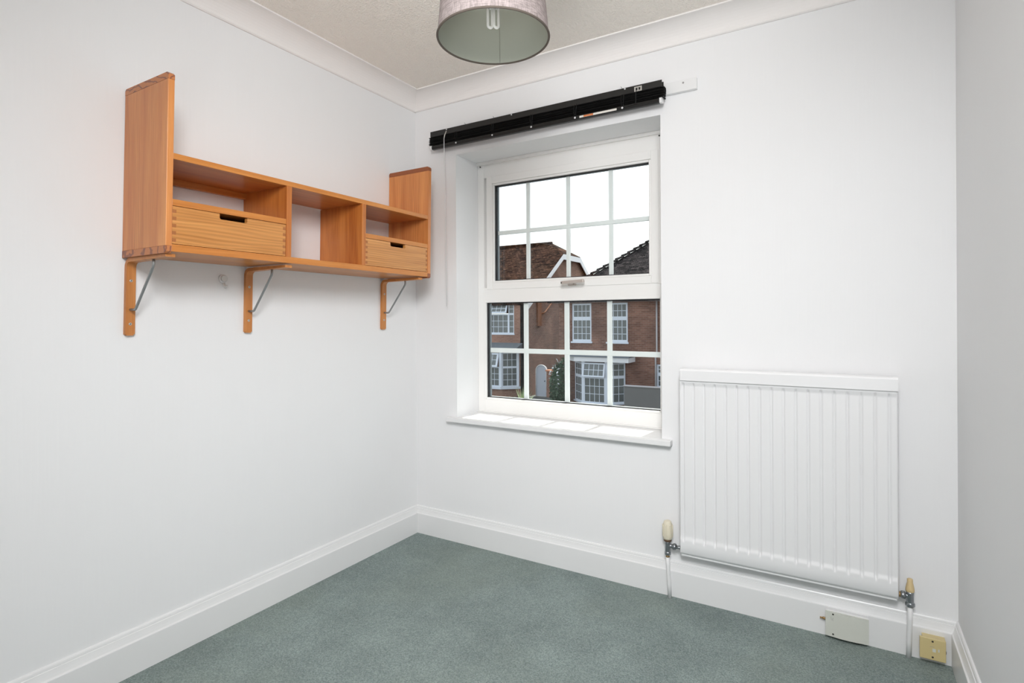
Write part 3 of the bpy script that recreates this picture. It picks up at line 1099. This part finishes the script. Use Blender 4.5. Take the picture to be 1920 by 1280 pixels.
# back skin so that the panel has thickness
bk = []
for j in (0, len(zs) - 1):
    for i in (0, nx - 1):
        bk.append(bm.verts.new((grid[j][i].co.x, -0.030, grid[j][i].co.z)))
fs.append(bm.faces.new((bk[0], bk[2], bk[3], bk[1])))
fs.append(bm.faces.new([grid[j][0] for j in range(len(zs))] + [bk[2], bk[0]]))
fs.append(bm.faces.new([grid[j][-1] for j in range(len(zs) - 1, -1, -1)] + [bk[1], bk[3]]))
fs.append(bm.faces.new([grid[0][i] for i in range(nx - 1, -1, -1)] + [bk[0], bk[1]]))
fs.append(bm.faces.new([grid[-1][i] for i in range(nx)] + [bk[3], bk[2]]))
bmesh.ops.recalc_face_normals(bm, faces=fs)
mesh_obj('front_panel', bm, MT['rad'], rad)
mesh_obj('bottom_flange', box(RX0 + 0.006, RX1 - 0.006, -0.056, -0.046, RZ0 - 0.008, RZ0 + 0.002, bev=0.001), MT['rad'], rad)
bm = bmesh.new()
cap = [(-0.028, 0.957), (-0.066, 0.957), (-0.0720, 0.9545), (-0.0745, 0.949), (-0.0745, 0.9095), (-0.0725, 0.9095), (-0.0725, 0.944), (-0.028, 0.944)]
prism(bm, cap, 'x', RX0 + 0.008, RX1 - 0.001)
mesh_obj('top_grille', bm, MT['rad'], rad)
for x0, x1 in ((RX0 + 0.008, RX0 + 0.014), (RX1 - 0.007, RX1 - 0.001)):
    bm = bmesh.new()
    prism(bm, [(-0.028, 0.9575), (-0.066, 0.9575), (-0.0728, 0.9550), (-0.0752, 0.949), (-0.0752, 0.911), (-0.028, 0.911)], 'x', x0, x1)
    mesh_obj('end_piece', bm, MT['rad'], rad)
for x in (1.60, 2.02):
    mesh_obj('wall_bracket', box(x, x + 0.03, -0.030, -0.0005, 0.28, 0.86), MT['rad'], rad)

# thermostatic valve on the left
VX, VY = 1.3895, -0.0385
tv = root('thermostatic_valve', (VX, VY, 0.18), "cream headed radiator valve at the radiator's left end", 'valve')
bm = bmesh.new()
lathe(bm, [(0.0165, 0.0), (0.0185, 0.004), (0.0205, 0.010), (0.0215, 0.024), (0.0205, 0.046), (0.0175, 0.064), (0.0150, 0.072), (0.0120, 0.0755)], VX, VY, seg=24, base=0.2440)
for k in range(8):
    a = 2 * math.pi * k / 8
    b = bmesh.new()
    bx(b, 0.0185, 0.0222, -0.0022, 0.0022, 0.012, 0.060, bev=0.001)
    merge(bm, b, Matrix.Translation((VX, VY, 0.244)) @ Matrix.Rotation(a, 4, 'Z'))
head = mesh_obj('valve_head', bm, MT['cream'], tv)
bm = bmesh.new()
lathe(bm, [(0.0145, 0), (0.0160, 0.002), (0.0160, 0.007), (0.0150, 0.010)], VX, VY, seg=20, base=0.2345)
mesh_obj('collar', bm, MT['copper'], tv)
bm = bmesh.new()
lathe(bm, [(0.0095, 0.188), (0.0110, 0.196), (0.0110, 0.228), (0.0125, 0.236)], VX, VY, seg=20)
lathe(bm, [(0.0090, 0.0), (0.0090, 0.022)], VY, 0.2165, seg=16, axis='x', base=VX)
mesh_obj('valve_body', bm, MT['chrome'], tv)
bm = bmesh.new()
lathe(bm, [(0.0110, 0), (0.0135, 0.003), (0.0135, 0.011), (0.0110, 0.014)], VY, 0.2165, seg=6, axis='x', base=VX + 0.021)
lathe(bm, [(0.0075, 0), (0.0075, 0.024)], VY, 0.2165, seg=14, axis='x', base=VX + 0.033)
mesh_obj('union_nut', bm, MT['chrome'], tv)
bm = bmesh.new()
lathe(bm, [(0.0100, 0), (0.0130, 0.004), (0.0130, 0.013), (0.0105, 0.017)], VX, VY, seg=10, base=0.1765)
mesh_obj('compression_nut', bm, MT['chrome'], tv)
bm = bmesh.new()
lathe(bm, [(0.0085, 0), (0.0085, 0.008)], VX, VY, seg=14, base=0.1690)
mesh_obj('olive', bm, MT['brass'], tv)

# lockshield valve on the right
SX, SY = 2.2115, -0.0385
lv = root('lockshield_valve', (SX, SY, 0.18), "small yellowed cap valve at the radiator's right end", 'valve')
bm = bmesh.new()
lathe(bm, [(0.0115, 0), (0.0130, 0.003), (0.0130, 0.011), (0.0105, 0.024), (0.0085, 0.032), (0.0085, 0.043), (0.0070, 0.0445)], SX, SY, seg=16, base=0.2270)
mesh_obj('valve_cap', bm, MT['capyel'], lv)
bm = bmesh.new()
lathe(bm, [(0.0100, 0.186), (0.0110, 0.192), (0.0110, 0.222), (0.0120, 0.228)], SX, SY, seg=18)
lathe(bm, [(0.0085, 0.0), (0.0085, -0.016)], SY, 0.2125, seg=14, axis='x', base=SX)
mesh_obj('valve_body', bm, MT['chrome'], lv)
bm = bmesh.new()
lathe(bm, [(0.0105, 0), (0.0130, -0.003), (0.0130, -0.011), (0.0105, -0.014)], SY, 0.2125, seg=6, axis='x', base=SX - 0.0125)
mesh_obj('union_nut', bm, MT['chrome'], lv)
bm = bmesh.new()
lathe(bm, [(0.0095, 0), (0.0095, -0.010)], SY, 0.2125, seg=14, axis='x', base=SX - 0.0255)
mesh_obj('radiator_tail', bm, MT['brass'], lv)
bm = bmesh.new()
lathe(bm, [(0.0110, 0), (0.0140, 0.003), (0.0140, 0.013), (0.0110, 0.017)], SX, SY, seg=6, base=0.1760)
mesh_obj('compression_nut', bm, MT['chrome'], lv)

# pipes from the floor
for (x0, y0, x1, y1, zt, lab) in ((1.397, -0.0368, VX, VY, 0.1705, 'white painted heating pipe below the cream headed valve, left of the radiator'),
                                   (2.2075, -0.0330, SX, SY, 0.1770, 'white painted heating pipe below the yellowed cap valve, right of the radiator')):
    bm = bmesh.new()
    tube(bm, [(x0, y0, 0.0), (x0 + (x1 - x0) * 0.35, y0 + (y1 - y0) * 0.35, 0.06), (x0 + (x1 - x0) * 0.85, y0 + (y1 - y0) * 0.85, 0.13), (x1, y1, zt)], 0.0078, seg=16)
    o = tag(mesh_obj('heating_pipe', bm, MT['gloss'], loc=(x0, y0, 0)), lab, 'pipe', 'heating pipes')

# ================================================================== BOXES ON THE SKIRTING
wb = root('junction_box', (2.026, -0.0214, 0.006), 'off-white flat junction box with curved cover on the skirting under the radiator', 'junction box')
bm = bmesh.new()
bx(bm, 1.9610, 2.0930, -0.040, -0.0214, 0.0085, 0.1040, bev=0.001)
mesh_obj('back_box', bm, MT['gloss'], wb)
bm = bmesh.new()
xs_ = [1.9605 + 0.1325 * i / 12 for i in range(13)]
front = [(x, -0.044 - 0.0075 * math.sin(math.pi * i / 12)) for i, x in enumerate(xs_)]
prism(bm, front + [(2.0930, -0.0385), (1.9605, -0.0385)], 'z', 0.0125, 0.1000)
mesh_obj('cover', bm, MT['boxwht'], wb)
for z in (0.0935, 0.0225):
    bm = bmesh.new()
    lathe(bm, [(0.0030, 0), (0.0030, -0.0006), (0.001, -0.001)], 1.9845, z, seg=12, axis='y', base=-0.0482)
    mesh_obj('screw', bm, MT['dark'], wb)
bm = bmesh.new()
lathe(bm, [(0.0045, 0), (0.0045, -0.010), (0.0025, -0.011)], -0.034, 0.0660, seg=12, axis='x', base=1.9615)
lathe(bm, [(0.0022, -0.009), (0.0030, -0.012), (0.0030, -0.018), (0.001, -0.019)], -0.034, 0.0660, seg=10, axis='x', base=1.9615)
tag(mesh_obj('cable_connector', bm, MT['brass'], wb), 'small brass connector')
bm = bmesh.new()
pts = [(1.978, 0.083), (1.9785, 0.076), (1.981, 0.071), (1.984, 0.078), (1.985, 0.083), (1.984, 0.072), (1.987, 0.068)]
tube(bm, [(x, -0.0480, z) for x, z in pts], 0.00035, seg=4)
mesh_obj('pencil_mark', bm, MT['tack'], wb)

yb = root('junction_box', (2.2705, -0.0214, 0.018), 'yellowed square junction box on the skirting in the right corner', 'junction box')
bm = bmesh.new()
prism(bm, [(2.2440, 0.0195), (2.3060, 0.0195), (2.3060, 0.0905), (2.2440, 0.0905)], 'y', -0.050, -0.0214)
mesh_obj('back_box', bm, MT['boxyel'], yb)
bm = bmesh.new()
bx(bm, 2.2360, 2.3060, -0.0565, -0.0480, 0.0225, 0.0925, bev=0.0015)
mesh_obj('cover', bm, MT['boxyel'], yb)
for z in (0.0840, 0.0320):
    bm = bmesh.new()
    lathe(bm, [(0.0030, 0), (0.0030, -0.0006), (0.001, -0.001)], 2.2705, z, seg=12, axis='y', base=-0.0566)
    mesh_obj('screw', bm, MT['dark'], yb)
bm = bmesh.new()
bx(bm, 2.263, 2.275, -0.0570, -0.0562, 0.0660, 0.0668)
mesh_obj('scratch', bm, MT['tack'], yb)
bm = bmesh.new()
for (x0, x1, z0, z1) in ((2.2700, 2.2790, 0.0500, 0.0610), (2.2850, 2.2890, 0.0530, 0.0620)):
    bx(bm, x0, x1, -0.0569, -0.0562, z0, z1, bev=0.0002)
mesh_obj('paint_spot', bm, MT['boxwht'], yb)
bm = bmesh.new()
lathe(bm, [(0.019, 0), (0.019, -0.004)], 2.2920, 0.0415, seg=24, axis='y', base=-0.0216)
tag(mesh_obj('knockout', bm, MT['gasket'], yb), 'black round knockout plug')

# ================================================================== OUTSIDE
GZ = -2.75
tag(mesh_obj('ground', box(-60, 40, 0.37, 70, GZ - 0.3, GZ), OUT['ground']), kind='structure')

def light_unit(fb, gb, bb, x0, x1, z0, z1, cols, rows, f=0.05, tilt=0.0, rail=None, bar=0.022):
    """one casement: frame into fb, glazing bars into bb, glass into gb; local frame u=x, depth=y(-out), z"""
    a, b, c = bmesh.new(), bmesh.new(), bmesh.new()
    bx(a, x0, x0 + f, -0.03, 0.03, z0, z1)
    bx(a, x1 - f, x1, -0.03, 0.03, z0, z1)
    bx(a, x0 + f, x1 - f, -0.03, 0.03, z0, z0 + (rail or f))
    bx(a, x0 + f, x1 - f, -0.03, 0.03, z1 - f, z1)
    bx(b, x0 + f, x1 - f, -0.004, 0.006, z0 + f, z1 - f)
    for i in range(1, cols):
        x = x0 + f + (x1 - x0 - 2 * f) * i / cols
        bx(c, x - bar / 2, x + bar / 2, -0.014, 0.004, z0 + f, z1 - f)
    for j in range(1, rows):
        z = z0 + f + (z1 - z0 - 2 * f) * j / rows
        bx(c, x0 + f, x1 - f, -0.014, 0.004, z - bar / 2, z + bar / 2)
    m = Matrix.Translation((0, 0, z1)) @ Matrix.Rotation(R(tilt), 4, 'X') @ Matrix.Translation((0, 0, -z1))
    if tilt: m = Matrix.Translation((0, -0.03, 0)) @ m
    merge(fb, a, m); merge(gb, b, m); merge(bb, c, m)

def far_window(parent, name, mat4, lights, sill=None):
    fb, gb, bb = bmesh.new(), bmesh.new(), bmesh.new()
    for l in lights: light_unit(fb, gb, bb, **l)
    if sill:
        x0, x1, z = sill
        bx(fb, x0 - 0.05, x1 + 0.05, -0.10, 0.05, z - 0.07, z)
    for b in (fb, gb, bb): bmesh.ops.transform(b, matrix=mat4, verts=b.verts)
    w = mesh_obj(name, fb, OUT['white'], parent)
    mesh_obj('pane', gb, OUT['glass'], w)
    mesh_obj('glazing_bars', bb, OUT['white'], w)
    return w

def plan(x0, y0, x1, y1):
    """matrix that puts local u from (x0,y0) towards (x1,y1), depth pointing back into the house"""
    d = Vector((x1 - x0, y1 - y0, 0)).normalized()
    nrm = Vector((-d.y, d.x, 0))
    m = Matrix((d, nrm, Vector((0, 0, 1)))).transposed().to_4x4()
    m.translation = (x0, y0, 0)
    return m, math.hypot(x1 - x0, y1 - y0)

# ---------------- right-hand house
ya = 20.0
hr = root('brick_house', (-4.5, 23.5, GZ), 'red brick house with dark tiled hip roof, on the right across the street', 'house')
holes = [(-8.29, -7.365, 0.165, 1.870), (-6.650, -5.735, 0.165, 1.870), (-4.54, -3.60, -1.64, -0.67)]
bm = bmesh.new()
holed(bm, -8.925, 1.0, GZ, 1.90, ya, ya + 0.3, holes)
bx(bm, -8.925, -8.625, ya + 0.3, 27.4, GZ, 1.90)
bx(bm, 0.7, 1.0, ya + 0.3, 27.4, GZ, 1.90)
bx(bm, -8.6, 0.7, 27.1, 27.4, GZ, 1.90)
mesh_obj('wall', bm, OUT['brickx'], hr)
bm = bmesh.new()
bx(bm, -9.25, 1.3, ya - 0.35, ya - 0.32, 1.905, 2.06)
bx(bm, -9.25, 1.3, ya - 0.32, ya, 1.905, 1.925)
bx(bm, -9.25, -9.22, ya - 0.35, 27.7, 1.905, 2.06)
mesh_obj('fascia', bm, OUT['fascia'], hr)
ez, pt = 2.0, 0.775
e0, xl, xr, yf, ybk = 0, -9.30, 1.3, ya - 0.40, 27.8
ym = (yf + ybk) / 2
zr = ez + (ym - yf) * pt
v = [(xl, yf, ez), (xr, yf, ez), (xr, ym, zr), (xl + (ym - yf), ym, zr), (xl, ybk, ez), (xr, ybk, ez)]
bm = bmesh.new()
vv = [bm.verts.new(p) for p in v]
wv = [bm.verts.new((p[0], p[1], p[2] - 0.10)) for p in v]
F = [(0, 1, 2, 3), (0, 3, 4), (4, 3, 2, 5)]
fs = [bm.faces.new([vv[i] for i in f]) for f in F] + [bm.faces.new([wv[i] for i in f][::-1]) for f in F]
for a, b in ((0, 1), (1, 2), (2, 5), (5, 4), (4, 0)):
    fs.append(bm.faces.new((vv[a], wv[a], wv[b], vv[b])))
bmesh.ops.recalc_face_normals(bm, faces=fs)
rf = mesh_obj('roof', bm, OUT['slate'], hr)
# half-round hip tiles, one by one
hd_ = Vector((1, 1, pt)).normalized()
side = Vector((1, -1, 0)).normalized()
upv = side.cross(hd_).normalized()
if upv.z < 0: upv = -upv
first = None
nh = 19
Lh = (Vector(v[3]) - Vector(v[0])).length
for k in range(nh):
    st = Vector(v[0]) + hd_ * (Lh * k / nh)
    if first is None:
        b = bmesh.new()
        for (t_, r_) in ((0, 0.13), (Lh / nh * 1.08, 0.10)):
            pass
        rows = []
        for (t_, r_, lift) in ((0, 0.135, 0.035), (Lh / nh * 1.1, 0.10, 0.0)):
            rows.append([b.verts.new(st + hd_ * t_ + side * (r_ * math.cos(R(a))) + upv * (r_ * math.sin(R(a)) * 0.8 + lift)) for a in range(0, 181, 30)])
        ff = [b.faces.new((rows[0][i], rows[0][i + 1], rows[1][i + 1], rows[1][i])) for i in range(6)]
        ff.append(b.faces.new(rows[0])); ff.append(b.faces.new(rows[1]))
        bmesh.ops.recalc_face_normals(b, faces=ff)
        first = mesh_obj('hip_tile', b, OUT['slate'], rf)
    else:
        clone(first, hd_ * (Lh * k / nh))
for (x0, x1) in ((-8.28, -7.375), (-6.64, -5.745)):
    m, _ = plan(x0, ya + 0.06, x1, ya + 0.06)
    w_ = x1 - x0
    far_window(hr, 'sash_window', m, [dict(x0=0, x1=w_, z0=1.18, z1=1.86, cols=4, rows=2, f=0.075, rail=0.10),
                                      dict(x0=0, x1=w_, z0=0.19, z1=1.18, cols=4, rows=3, f=0.06, rail=0.10)], sill=(0, w_, 0.20))
m, _ = plan(-4.53, ya + 0.06, -3.61, ya + 0.06)
far_window(hr, 'sash_window', m, [dict(x0=0, x1=0.92, z0=-1.08, z1=-0.68, cols=3, rows=2, f=0.07), dict(x0=0, x1=0.92, z0=-1.62, z1=-1.08, cols=3, rows=2, f=0.07)], sill=(0, 0.92, -1.61))
# bay
bay = [(-8.13, 20.0), (-7.47, 19.32), (-6.42, 19.30), (-5.84, 20.0)]
bz0, bz1 = -2.34, -0.68
bm = bmesh.new()
prism(bm, [(-8.20, 20.0), (-8.20, 19.55), (-7.80, 19.15), (-5.42, 19.15), (-5.42, 20.0)], 'z', -0.605, -0.405)
mesh_obj('bay_canopy', bm, OUT['fascia'], hr)
bm = bmesh.new()
vs_ = [bm.verts.new(p) for p in ((-8.24, 19.10, -0.405), (-5.40, 19.10, -0.405), (-5.40, 20.0, -0.405), (-8.24, 20.0, -0.405), (-8.24, 20.0, -0.20), (-5.40, 20.0, -0.20))]
fs = [bm.faces.new([vs_[i] for i in f]) for f in ((0, 1, 5, 4), (0, 4, 3), (1, 2, 5), (0, 3, 2, 1), (3, 4, 5, 2))]
bmesh.ops.recalc_face_normals(bm, faces=fs)
mesh_obj('bay_roof', bm, OUT['lead'], hr)
bm = bmesh.new()
prism(bm, [(-8.10, 20.0), (-7.45, 19.38), (-6.45, 19.38), (-5.90, 20.0)], 'z', GZ, bz0 - 0.06)
mesh_obj('bay_base', bm, OUT['brickx'], hr)
bm = bmesh.new()
prism(bm, [(-8.22, 20.0), (-7.51, 19.24), (-6.38, 19.22), (-5.74, 20.0)], 'z', bz0 - 0.06, bz0)
for (x, y) in bay[1:3]:
    bx(bm, x - 0.06, x + 0.06, y - 0.03, y + 0.09, bz0, bz1 + 0.08)
mesh_obj('bay_frame', bm, OUT['white'], hr)
zt_ = -1.25
for i, cc in enumerate((3, 4, 3)):
    m, L_ = plan(*bay[i], *bay[i + 1])
    ls = [dict(x0=0.03, x1=L_ - 0.03, z0=bz0, z1=zt_, cols=cc, rows=3, f=0.06),
          dict(x0=0.03, x1=L_ - 0.03, z0=zt_, z1=bz1 + 0.02, cols=cc, rows=2, f=0.06, tilt=(-12 if i == 1 else 0))]
    far_window(hr, 'bay_window', m, ls)
bm = bmesh.new()
tube(bm, [(-4.50, ya - 0.05, 1.90), (-4.50, ya - 0.05, -0.25), (-4.55, ya - 0.05, -0.40), (-4.55, ya - 0.05, GZ)], 0.035, seg=8)
mesh_obj('downpipe', bm, OUT['pot'], hr)

# ---------------- left-hand house, its gable end turned to the right
yl = 22.0
XG = -11.786
hl = root('brick_house', (-15.5, 27.0, GZ), 'brown brick house across the street on the left, with white clipped gable', 'house')
holes = [(-14.95, -12.45, 0.40, 1.99)]
bm = bmesh.new()
holed(bm, -20, XG, GZ, 2.05, yl, yl + 0.3, holes)
mesh_obj('front_wall', bm, OUT['brickl'], hl)
bm = bmesh.new()
prism(bm, [(22.0, GZ), (32.3, GZ), (32.3, 2.05), (28.30, 4.87), (26.00, 4.87), (22.0, 2.05)], 'x', XG - 0.3, XG)
mesh_obj('gable_wall', bm, OUT['bricky'], hl)
sl_ = 0.705
v = [(-22, 21.9, 2.10 - 0.1 * sl_), (-11.55, 21.9, 2.10 - 0.1 * sl_), (-11.55, 26.0, 4.90), (-12.85, 27.15, 5.70), (-22, 27.15, 5.70),
     (-11.55, 28.3, 4.90), (-11.55, 32.7, 2.05 - 0.4 * sl_), (-22, 32.7, 2.05 - 0.4 * sl_)]
bm = bmesh.new()
vv = [bm.verts.new(p) for p in v]
wv = [bm.verts.new((p[0], p[1], p[2] - 0.12)) for p in v]
F = [(0, 1, 2, 3, 4), (2, 5, 3), (4, 3, 5, 6, 7)]
fs = [bm.faces.new([vv[i] for i in f]) for f in F] + [bm.faces.new([wv[i] for i in f][::-1]) for f in F]
for a, b in ((0, 1), (1, 2), (2, 5), (5, 6), (6, 7), (7, 4), (4, 0)):
    fs.append(bm.faces.new((vv[a], wv[a], wv[b], vv[b])))
bmesh.ops.recalc_face_normals(bm, faces=fs)
roof2 = mesh_obj('roof', bm, OUT['clay'], hl)
bm = bmesh.new()
tube(bm, [(-22, 27.15, 5.70), (-12.85, 27.15, 5.70)], 0.10, seg=8)
mesh_obj('ridge', bm, OUT['clay'], roof2)
for (p, q) in (((26.0, 4.86), (21.9, 1.99)), ((26.0, 4.86), (28.3, 4.86)), ((28.3, 4.86), (32.7, 1.76))):
    b = bmesh.new()
    (ya_, za_), (yb_, zb_) = p, q
    ext = 0.0
    prism(b, [(ya_, za_), (yb_, zb_), (yb_, zb_ - 0.30), (ya_, za_ - 0.30)], 'x', -11.58, -11.535)
    mesh_obj('bargeboard', b, OUT['fascia'], hl)
# brown timber posts and struts on the gable
for (yc, zb_) in ((23.37, 0.83), (26.18, 0.85)):
    b = bmesh.new()
    bx(b, XG - 0.001, XG + 0.10, yc - 0.20, yc + 0.20, zb_, 2.9)
    mesh_obj('timber_post', b, OUT['timber'], hl)
    b = bmesh.new()
    tube(b, [(XG + 0.05, yc + 0.15, 1.45), (XG + 0.12, yc + 0.55, 1.55), (XG + 0.12, yc + 1.4, 2.10), (XG + 0.12, yc + 2.2, 2.7)], 0.045, seg=6)
    mesh_obj('timber_strut', b, OUT['timber'], hl)
m, _ = plan(-14.95, yl + 0.08, -12.45, yl + 0.08)
far_window(hl, 'casement_window', m, [
    dict(x0=0.0, x1=2.14, z0=0.45, z1=1.46, cols=7, rows=3, f=0.055), dict(x0=2.14, x1=2.48, z0=0.45, z1=1.46, cols=1, rows=3, f=0.05),
    dict(x0=0.0, x1=2.10, z0=1.48, z1=1.98, cols=7, rows=2, f=0.07, tilt=-20), dict(x0=2.14, x1=2.48, z0=1.46, z1=1.98, cols=1, rows=2, f=0.05)], sill=(0, 2.48, 0.46))
bm = bmesh.new()
prism(bm, [(21.25, -0.30), (22.0, -0.30), (22.0, -0.02)], 'x', -15.8, -11.95)
mesh_obj('bay_roof', bm, OUT['lead'], hl)
bm = bmesh.new()
bx(bm, -15.8, -11.92, 21.20, 22.0, -0.42, -0.30)
mesh_obj('bay_canopy', bm, OUT['fascia'], hl)
bayl = [(-14.9, 21.35), (-12.86, 21.38), (-12.20, 22.0)]
bm = bmesh.new()
prism(bm, [(-14.9, 22.0), (-14.9, 21.45), (-12.86, 21.45), (-12.25, 22.0)], 'z', GZ, -2.34)
mesh_obj('bay_base', bm, OUT['brickl'], hl)
bm = bmesh.new()
prism(bm, [(-14.9, 22.0), (-14.9, 21.25), (-12.83, 21.27), (-12.08, 22.0)], 'z', -2.34, -2.22)
bx(bm, -12.95, -12.79, 21.32, 21.44, -2.22, -0.50)
bx(bm, -12.30, -12.14, 21.93, 22.02, -2.22, -0.50)
mesh_obj('bay_frame', bm, OUT['white'], hl)
m, L_ = plan(*bayl[0], *bayl[1])
far_window(hl, 'bay_window', m, [dict(x0=0.0, x1=L_ - 0.06, z0=-2.22, z1=-1.22, cols=7, rows=3, f=0.06),
                                 dict(x0=1.0, x1=L_ - 0.10, z0=-1.24, z1=-0.52, cols=3, rows=2, f=0.09, tilt=-16)])
m, L_ = plan(*bayl[1], *bayl[2])
far_window(hl, 'bay_window', m, [dict(x0=0.05, x1=L_ - 0.06, z0=-2.22, z1=-1.24, cols=3, rows=3, f=0.05), dict(x0=0.05, x1=L_ - 0.06, z0=-1.24, z1=-0.50, cols=3, rows=2, f=0.05)])

# ---------------- garden wall with two arched gates
sw = root('screen_wall', (-10.0, 22.6, GZ), 'low brick wall with terracotta coping between the two white arched gates', 'wall')
bm = bmesh.new()
bx(bm, -10.86, -10.48, 22.5, 22.75, GZ, -1.44)
bx(bm, -9.75, -8.95, 22.5, 22.75, GZ, -1.44)
mesh_obj('brickwork', bm, OUT['brickl'], sw)
bm = bmesh.new()
bx(bm, -10.90, -10.45, 22.45, 22.80, -1.44, -1.37)
bx(bm, -9.78, -8.95, 22.45, 22.80, -1.44, -1.37)
mesh_obj('coping', bm, OUT['tilecap'], sw)
for (x0, x1, lab) in ((-11.50, -10.865, 'white arched garden gate on the left of the low brick wall across the street'),
                      (-10.475, -9.755, 'white arched garden gate half hidden by the flowering climber across the street')):
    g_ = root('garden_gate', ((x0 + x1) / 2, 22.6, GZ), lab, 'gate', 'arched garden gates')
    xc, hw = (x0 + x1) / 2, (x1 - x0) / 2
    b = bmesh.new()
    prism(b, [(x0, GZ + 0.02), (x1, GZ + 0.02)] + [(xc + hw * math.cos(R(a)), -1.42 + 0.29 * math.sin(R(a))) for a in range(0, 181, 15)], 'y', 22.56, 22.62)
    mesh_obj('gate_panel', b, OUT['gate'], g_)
    b = bmesh.new()
    pts = [(xc + (hw - 0.02) * math.cos(R(a)), 22.54, -1.42 + 0.28 * math.sin(R(a))) for a in range(0, 181, 15)]
    tube(b, [(x1 - 0.02, 22.54, GZ + 0.02)] + pts + [(x0 + 0.02, 22.54, GZ + 0.02)], 0.03, seg=6)
    mesh_obj('gate_frame', b, OUT['fascia'], g_)
    b = bmesh.new()
    lathe(b, [(0.03, 0), (0.03, -0.05), (0.015, -0.06)], x1 - 0.12, -1.95, seg=10, axis='y', base=22.56)
    mesh_obj('latch', b, OUT['lead'], g_)

# ---------------- climber with white flowers
def leaves(bm, n, cen, rad, size, seed, hollow=0.3):
    rnd = random.Random(seed)
    for _ in range(n):
        while True:
            p = Vector((rnd.uniform(-1, 1), rnd.uniform(-1, 1), rnd.uniform(-1, 1)))
            if hollow < p.length < 1: break
        c = Vector(cen) + Vector((p.x * rad[0] * (1 - 0.35 * max(0, p.z)), p.y * rad[1], p.z * rad[2]))
        a = Vector((rnd.uniform(-1, 1), rnd.uniform(-1, 1), rnd.uniform(-0.7, 0.7))).normalized()
        b_ = a.cross(Vector((rnd.uniform(-1, 1), rnd.uniform(-1, 1), rnd.uniform(-1, 1)))).normalized()
        s = size * rnd.uniform(0.6, 1.3)
        bm.faces.new([bm.verts.new(c + a * s), bm.verts.new(c + b_ * s * 0.5), bm.verts.new(c - a * s), bm.verts.new(c - b_ * s * 0.5)])
cl = root('flowering_climber', (-8.62, 19.45, GZ), 'dark green climber with white flowers beside the corner of the red brick house', 'bush')
bm = bmesh.new()
leaves(bm, 1500, (-8.70, 19.45, -1.80), (0.44, 0.30, 1.10), 0.075, 3)
leaves(bm, 250, (-8.45, 19.45, -0.90), (0.24, 0.20, 0.42), 0.06, 5)
tag(mesh_obj('foliage', bm, OUT['leaf'], cl), kind='stuff')
bm = bmesh.new()
leaves(bm, 42, (-8.68, 19.40, -1.30), (0.46, 0.34, 0.75), 0.075, 11, hollow=0.75)
tag(mesh_obj('flowers', bm, OUT['petal'], cl), 'white flowers', kind='stuff')
bm = bmesh.new()
for dx in (-0.2, 0.0, 0.22):
    tube(bm, [(-8.68 + dx * 0.4, 19.45, GZ), (-8.68 + dx, 19.45, -1.9), (-8.55 + dx, 19.44, -0.9)], [0.03, 0.022, 0.01], seg=6)
mesh_obj('stems', bm, OUT['stem'], cl)
# ---------------- spiky plant
yu = root('spiky_plant', (-9.95, 18.5, GZ), 'pale spiky grass-like plant in front of the white arched gate', 'plant')
bm = bmesh.new()
rnd = random.Random(4)
for k in range(60):
    a = rnd.uniform(0, 2 * math.pi)
    ln = rnd.uniform(0.75, 1.15)
    el = R(rnd.uniform(25, 85))
    d = Vector((math.cos(a) * math.cos(el), math.sin(a) * math.cos(el), math.sin(el)))
    s = Vector((-math.sin(a), math.cos(a), 0)) * 0.018
    p0 = Vector((-9.95, 18.5, GZ + 0.02))
    mid = p0 + d * ln * 0.55
    tip = p0 + d * ln - Vector((0, 0, 0.10 * math.cos(el)))
    a0_, a1_, b0_, b1_, t_ = [bm.verts.new(q) for q in (p0 - s, p0 + s, mid - s * 1.1, mid + s * 1.1, tip)]
    bm.faces.new((a0_, a1_, b1_, b0_))
    bm.faces.new((b0_, b1_, t_))
tag(mesh_obj('blades', bm, OUT['blade'], yu), kind='stuff')
bm = bmesh.new()
lathe(bm, [(0.12, 0), (0.10, 0.06), (0.04, 0.10)], -9.95, 18.5, seg=10, base=GZ)
mesh_obj('crown', bm, OUT['stem'], yu)
# ---------------- rendered low wall on the right
gw = root('low_wall', (-3.5, 18.1, GZ), 'plain grey rendered low wall in front of the red brick house, at the lower right of the window', 'wall')
mesh_obj('render', box(-5.20, -1.5, 18.0, 18.2, GZ, -1.40, bev=0.01), OUT['render'], gw)
mesh_obj('coping', box(-5.23, -1.5, 17.97, 18.23, -1.40, -1.36, bev=0.01), OUT['pot'], gw)
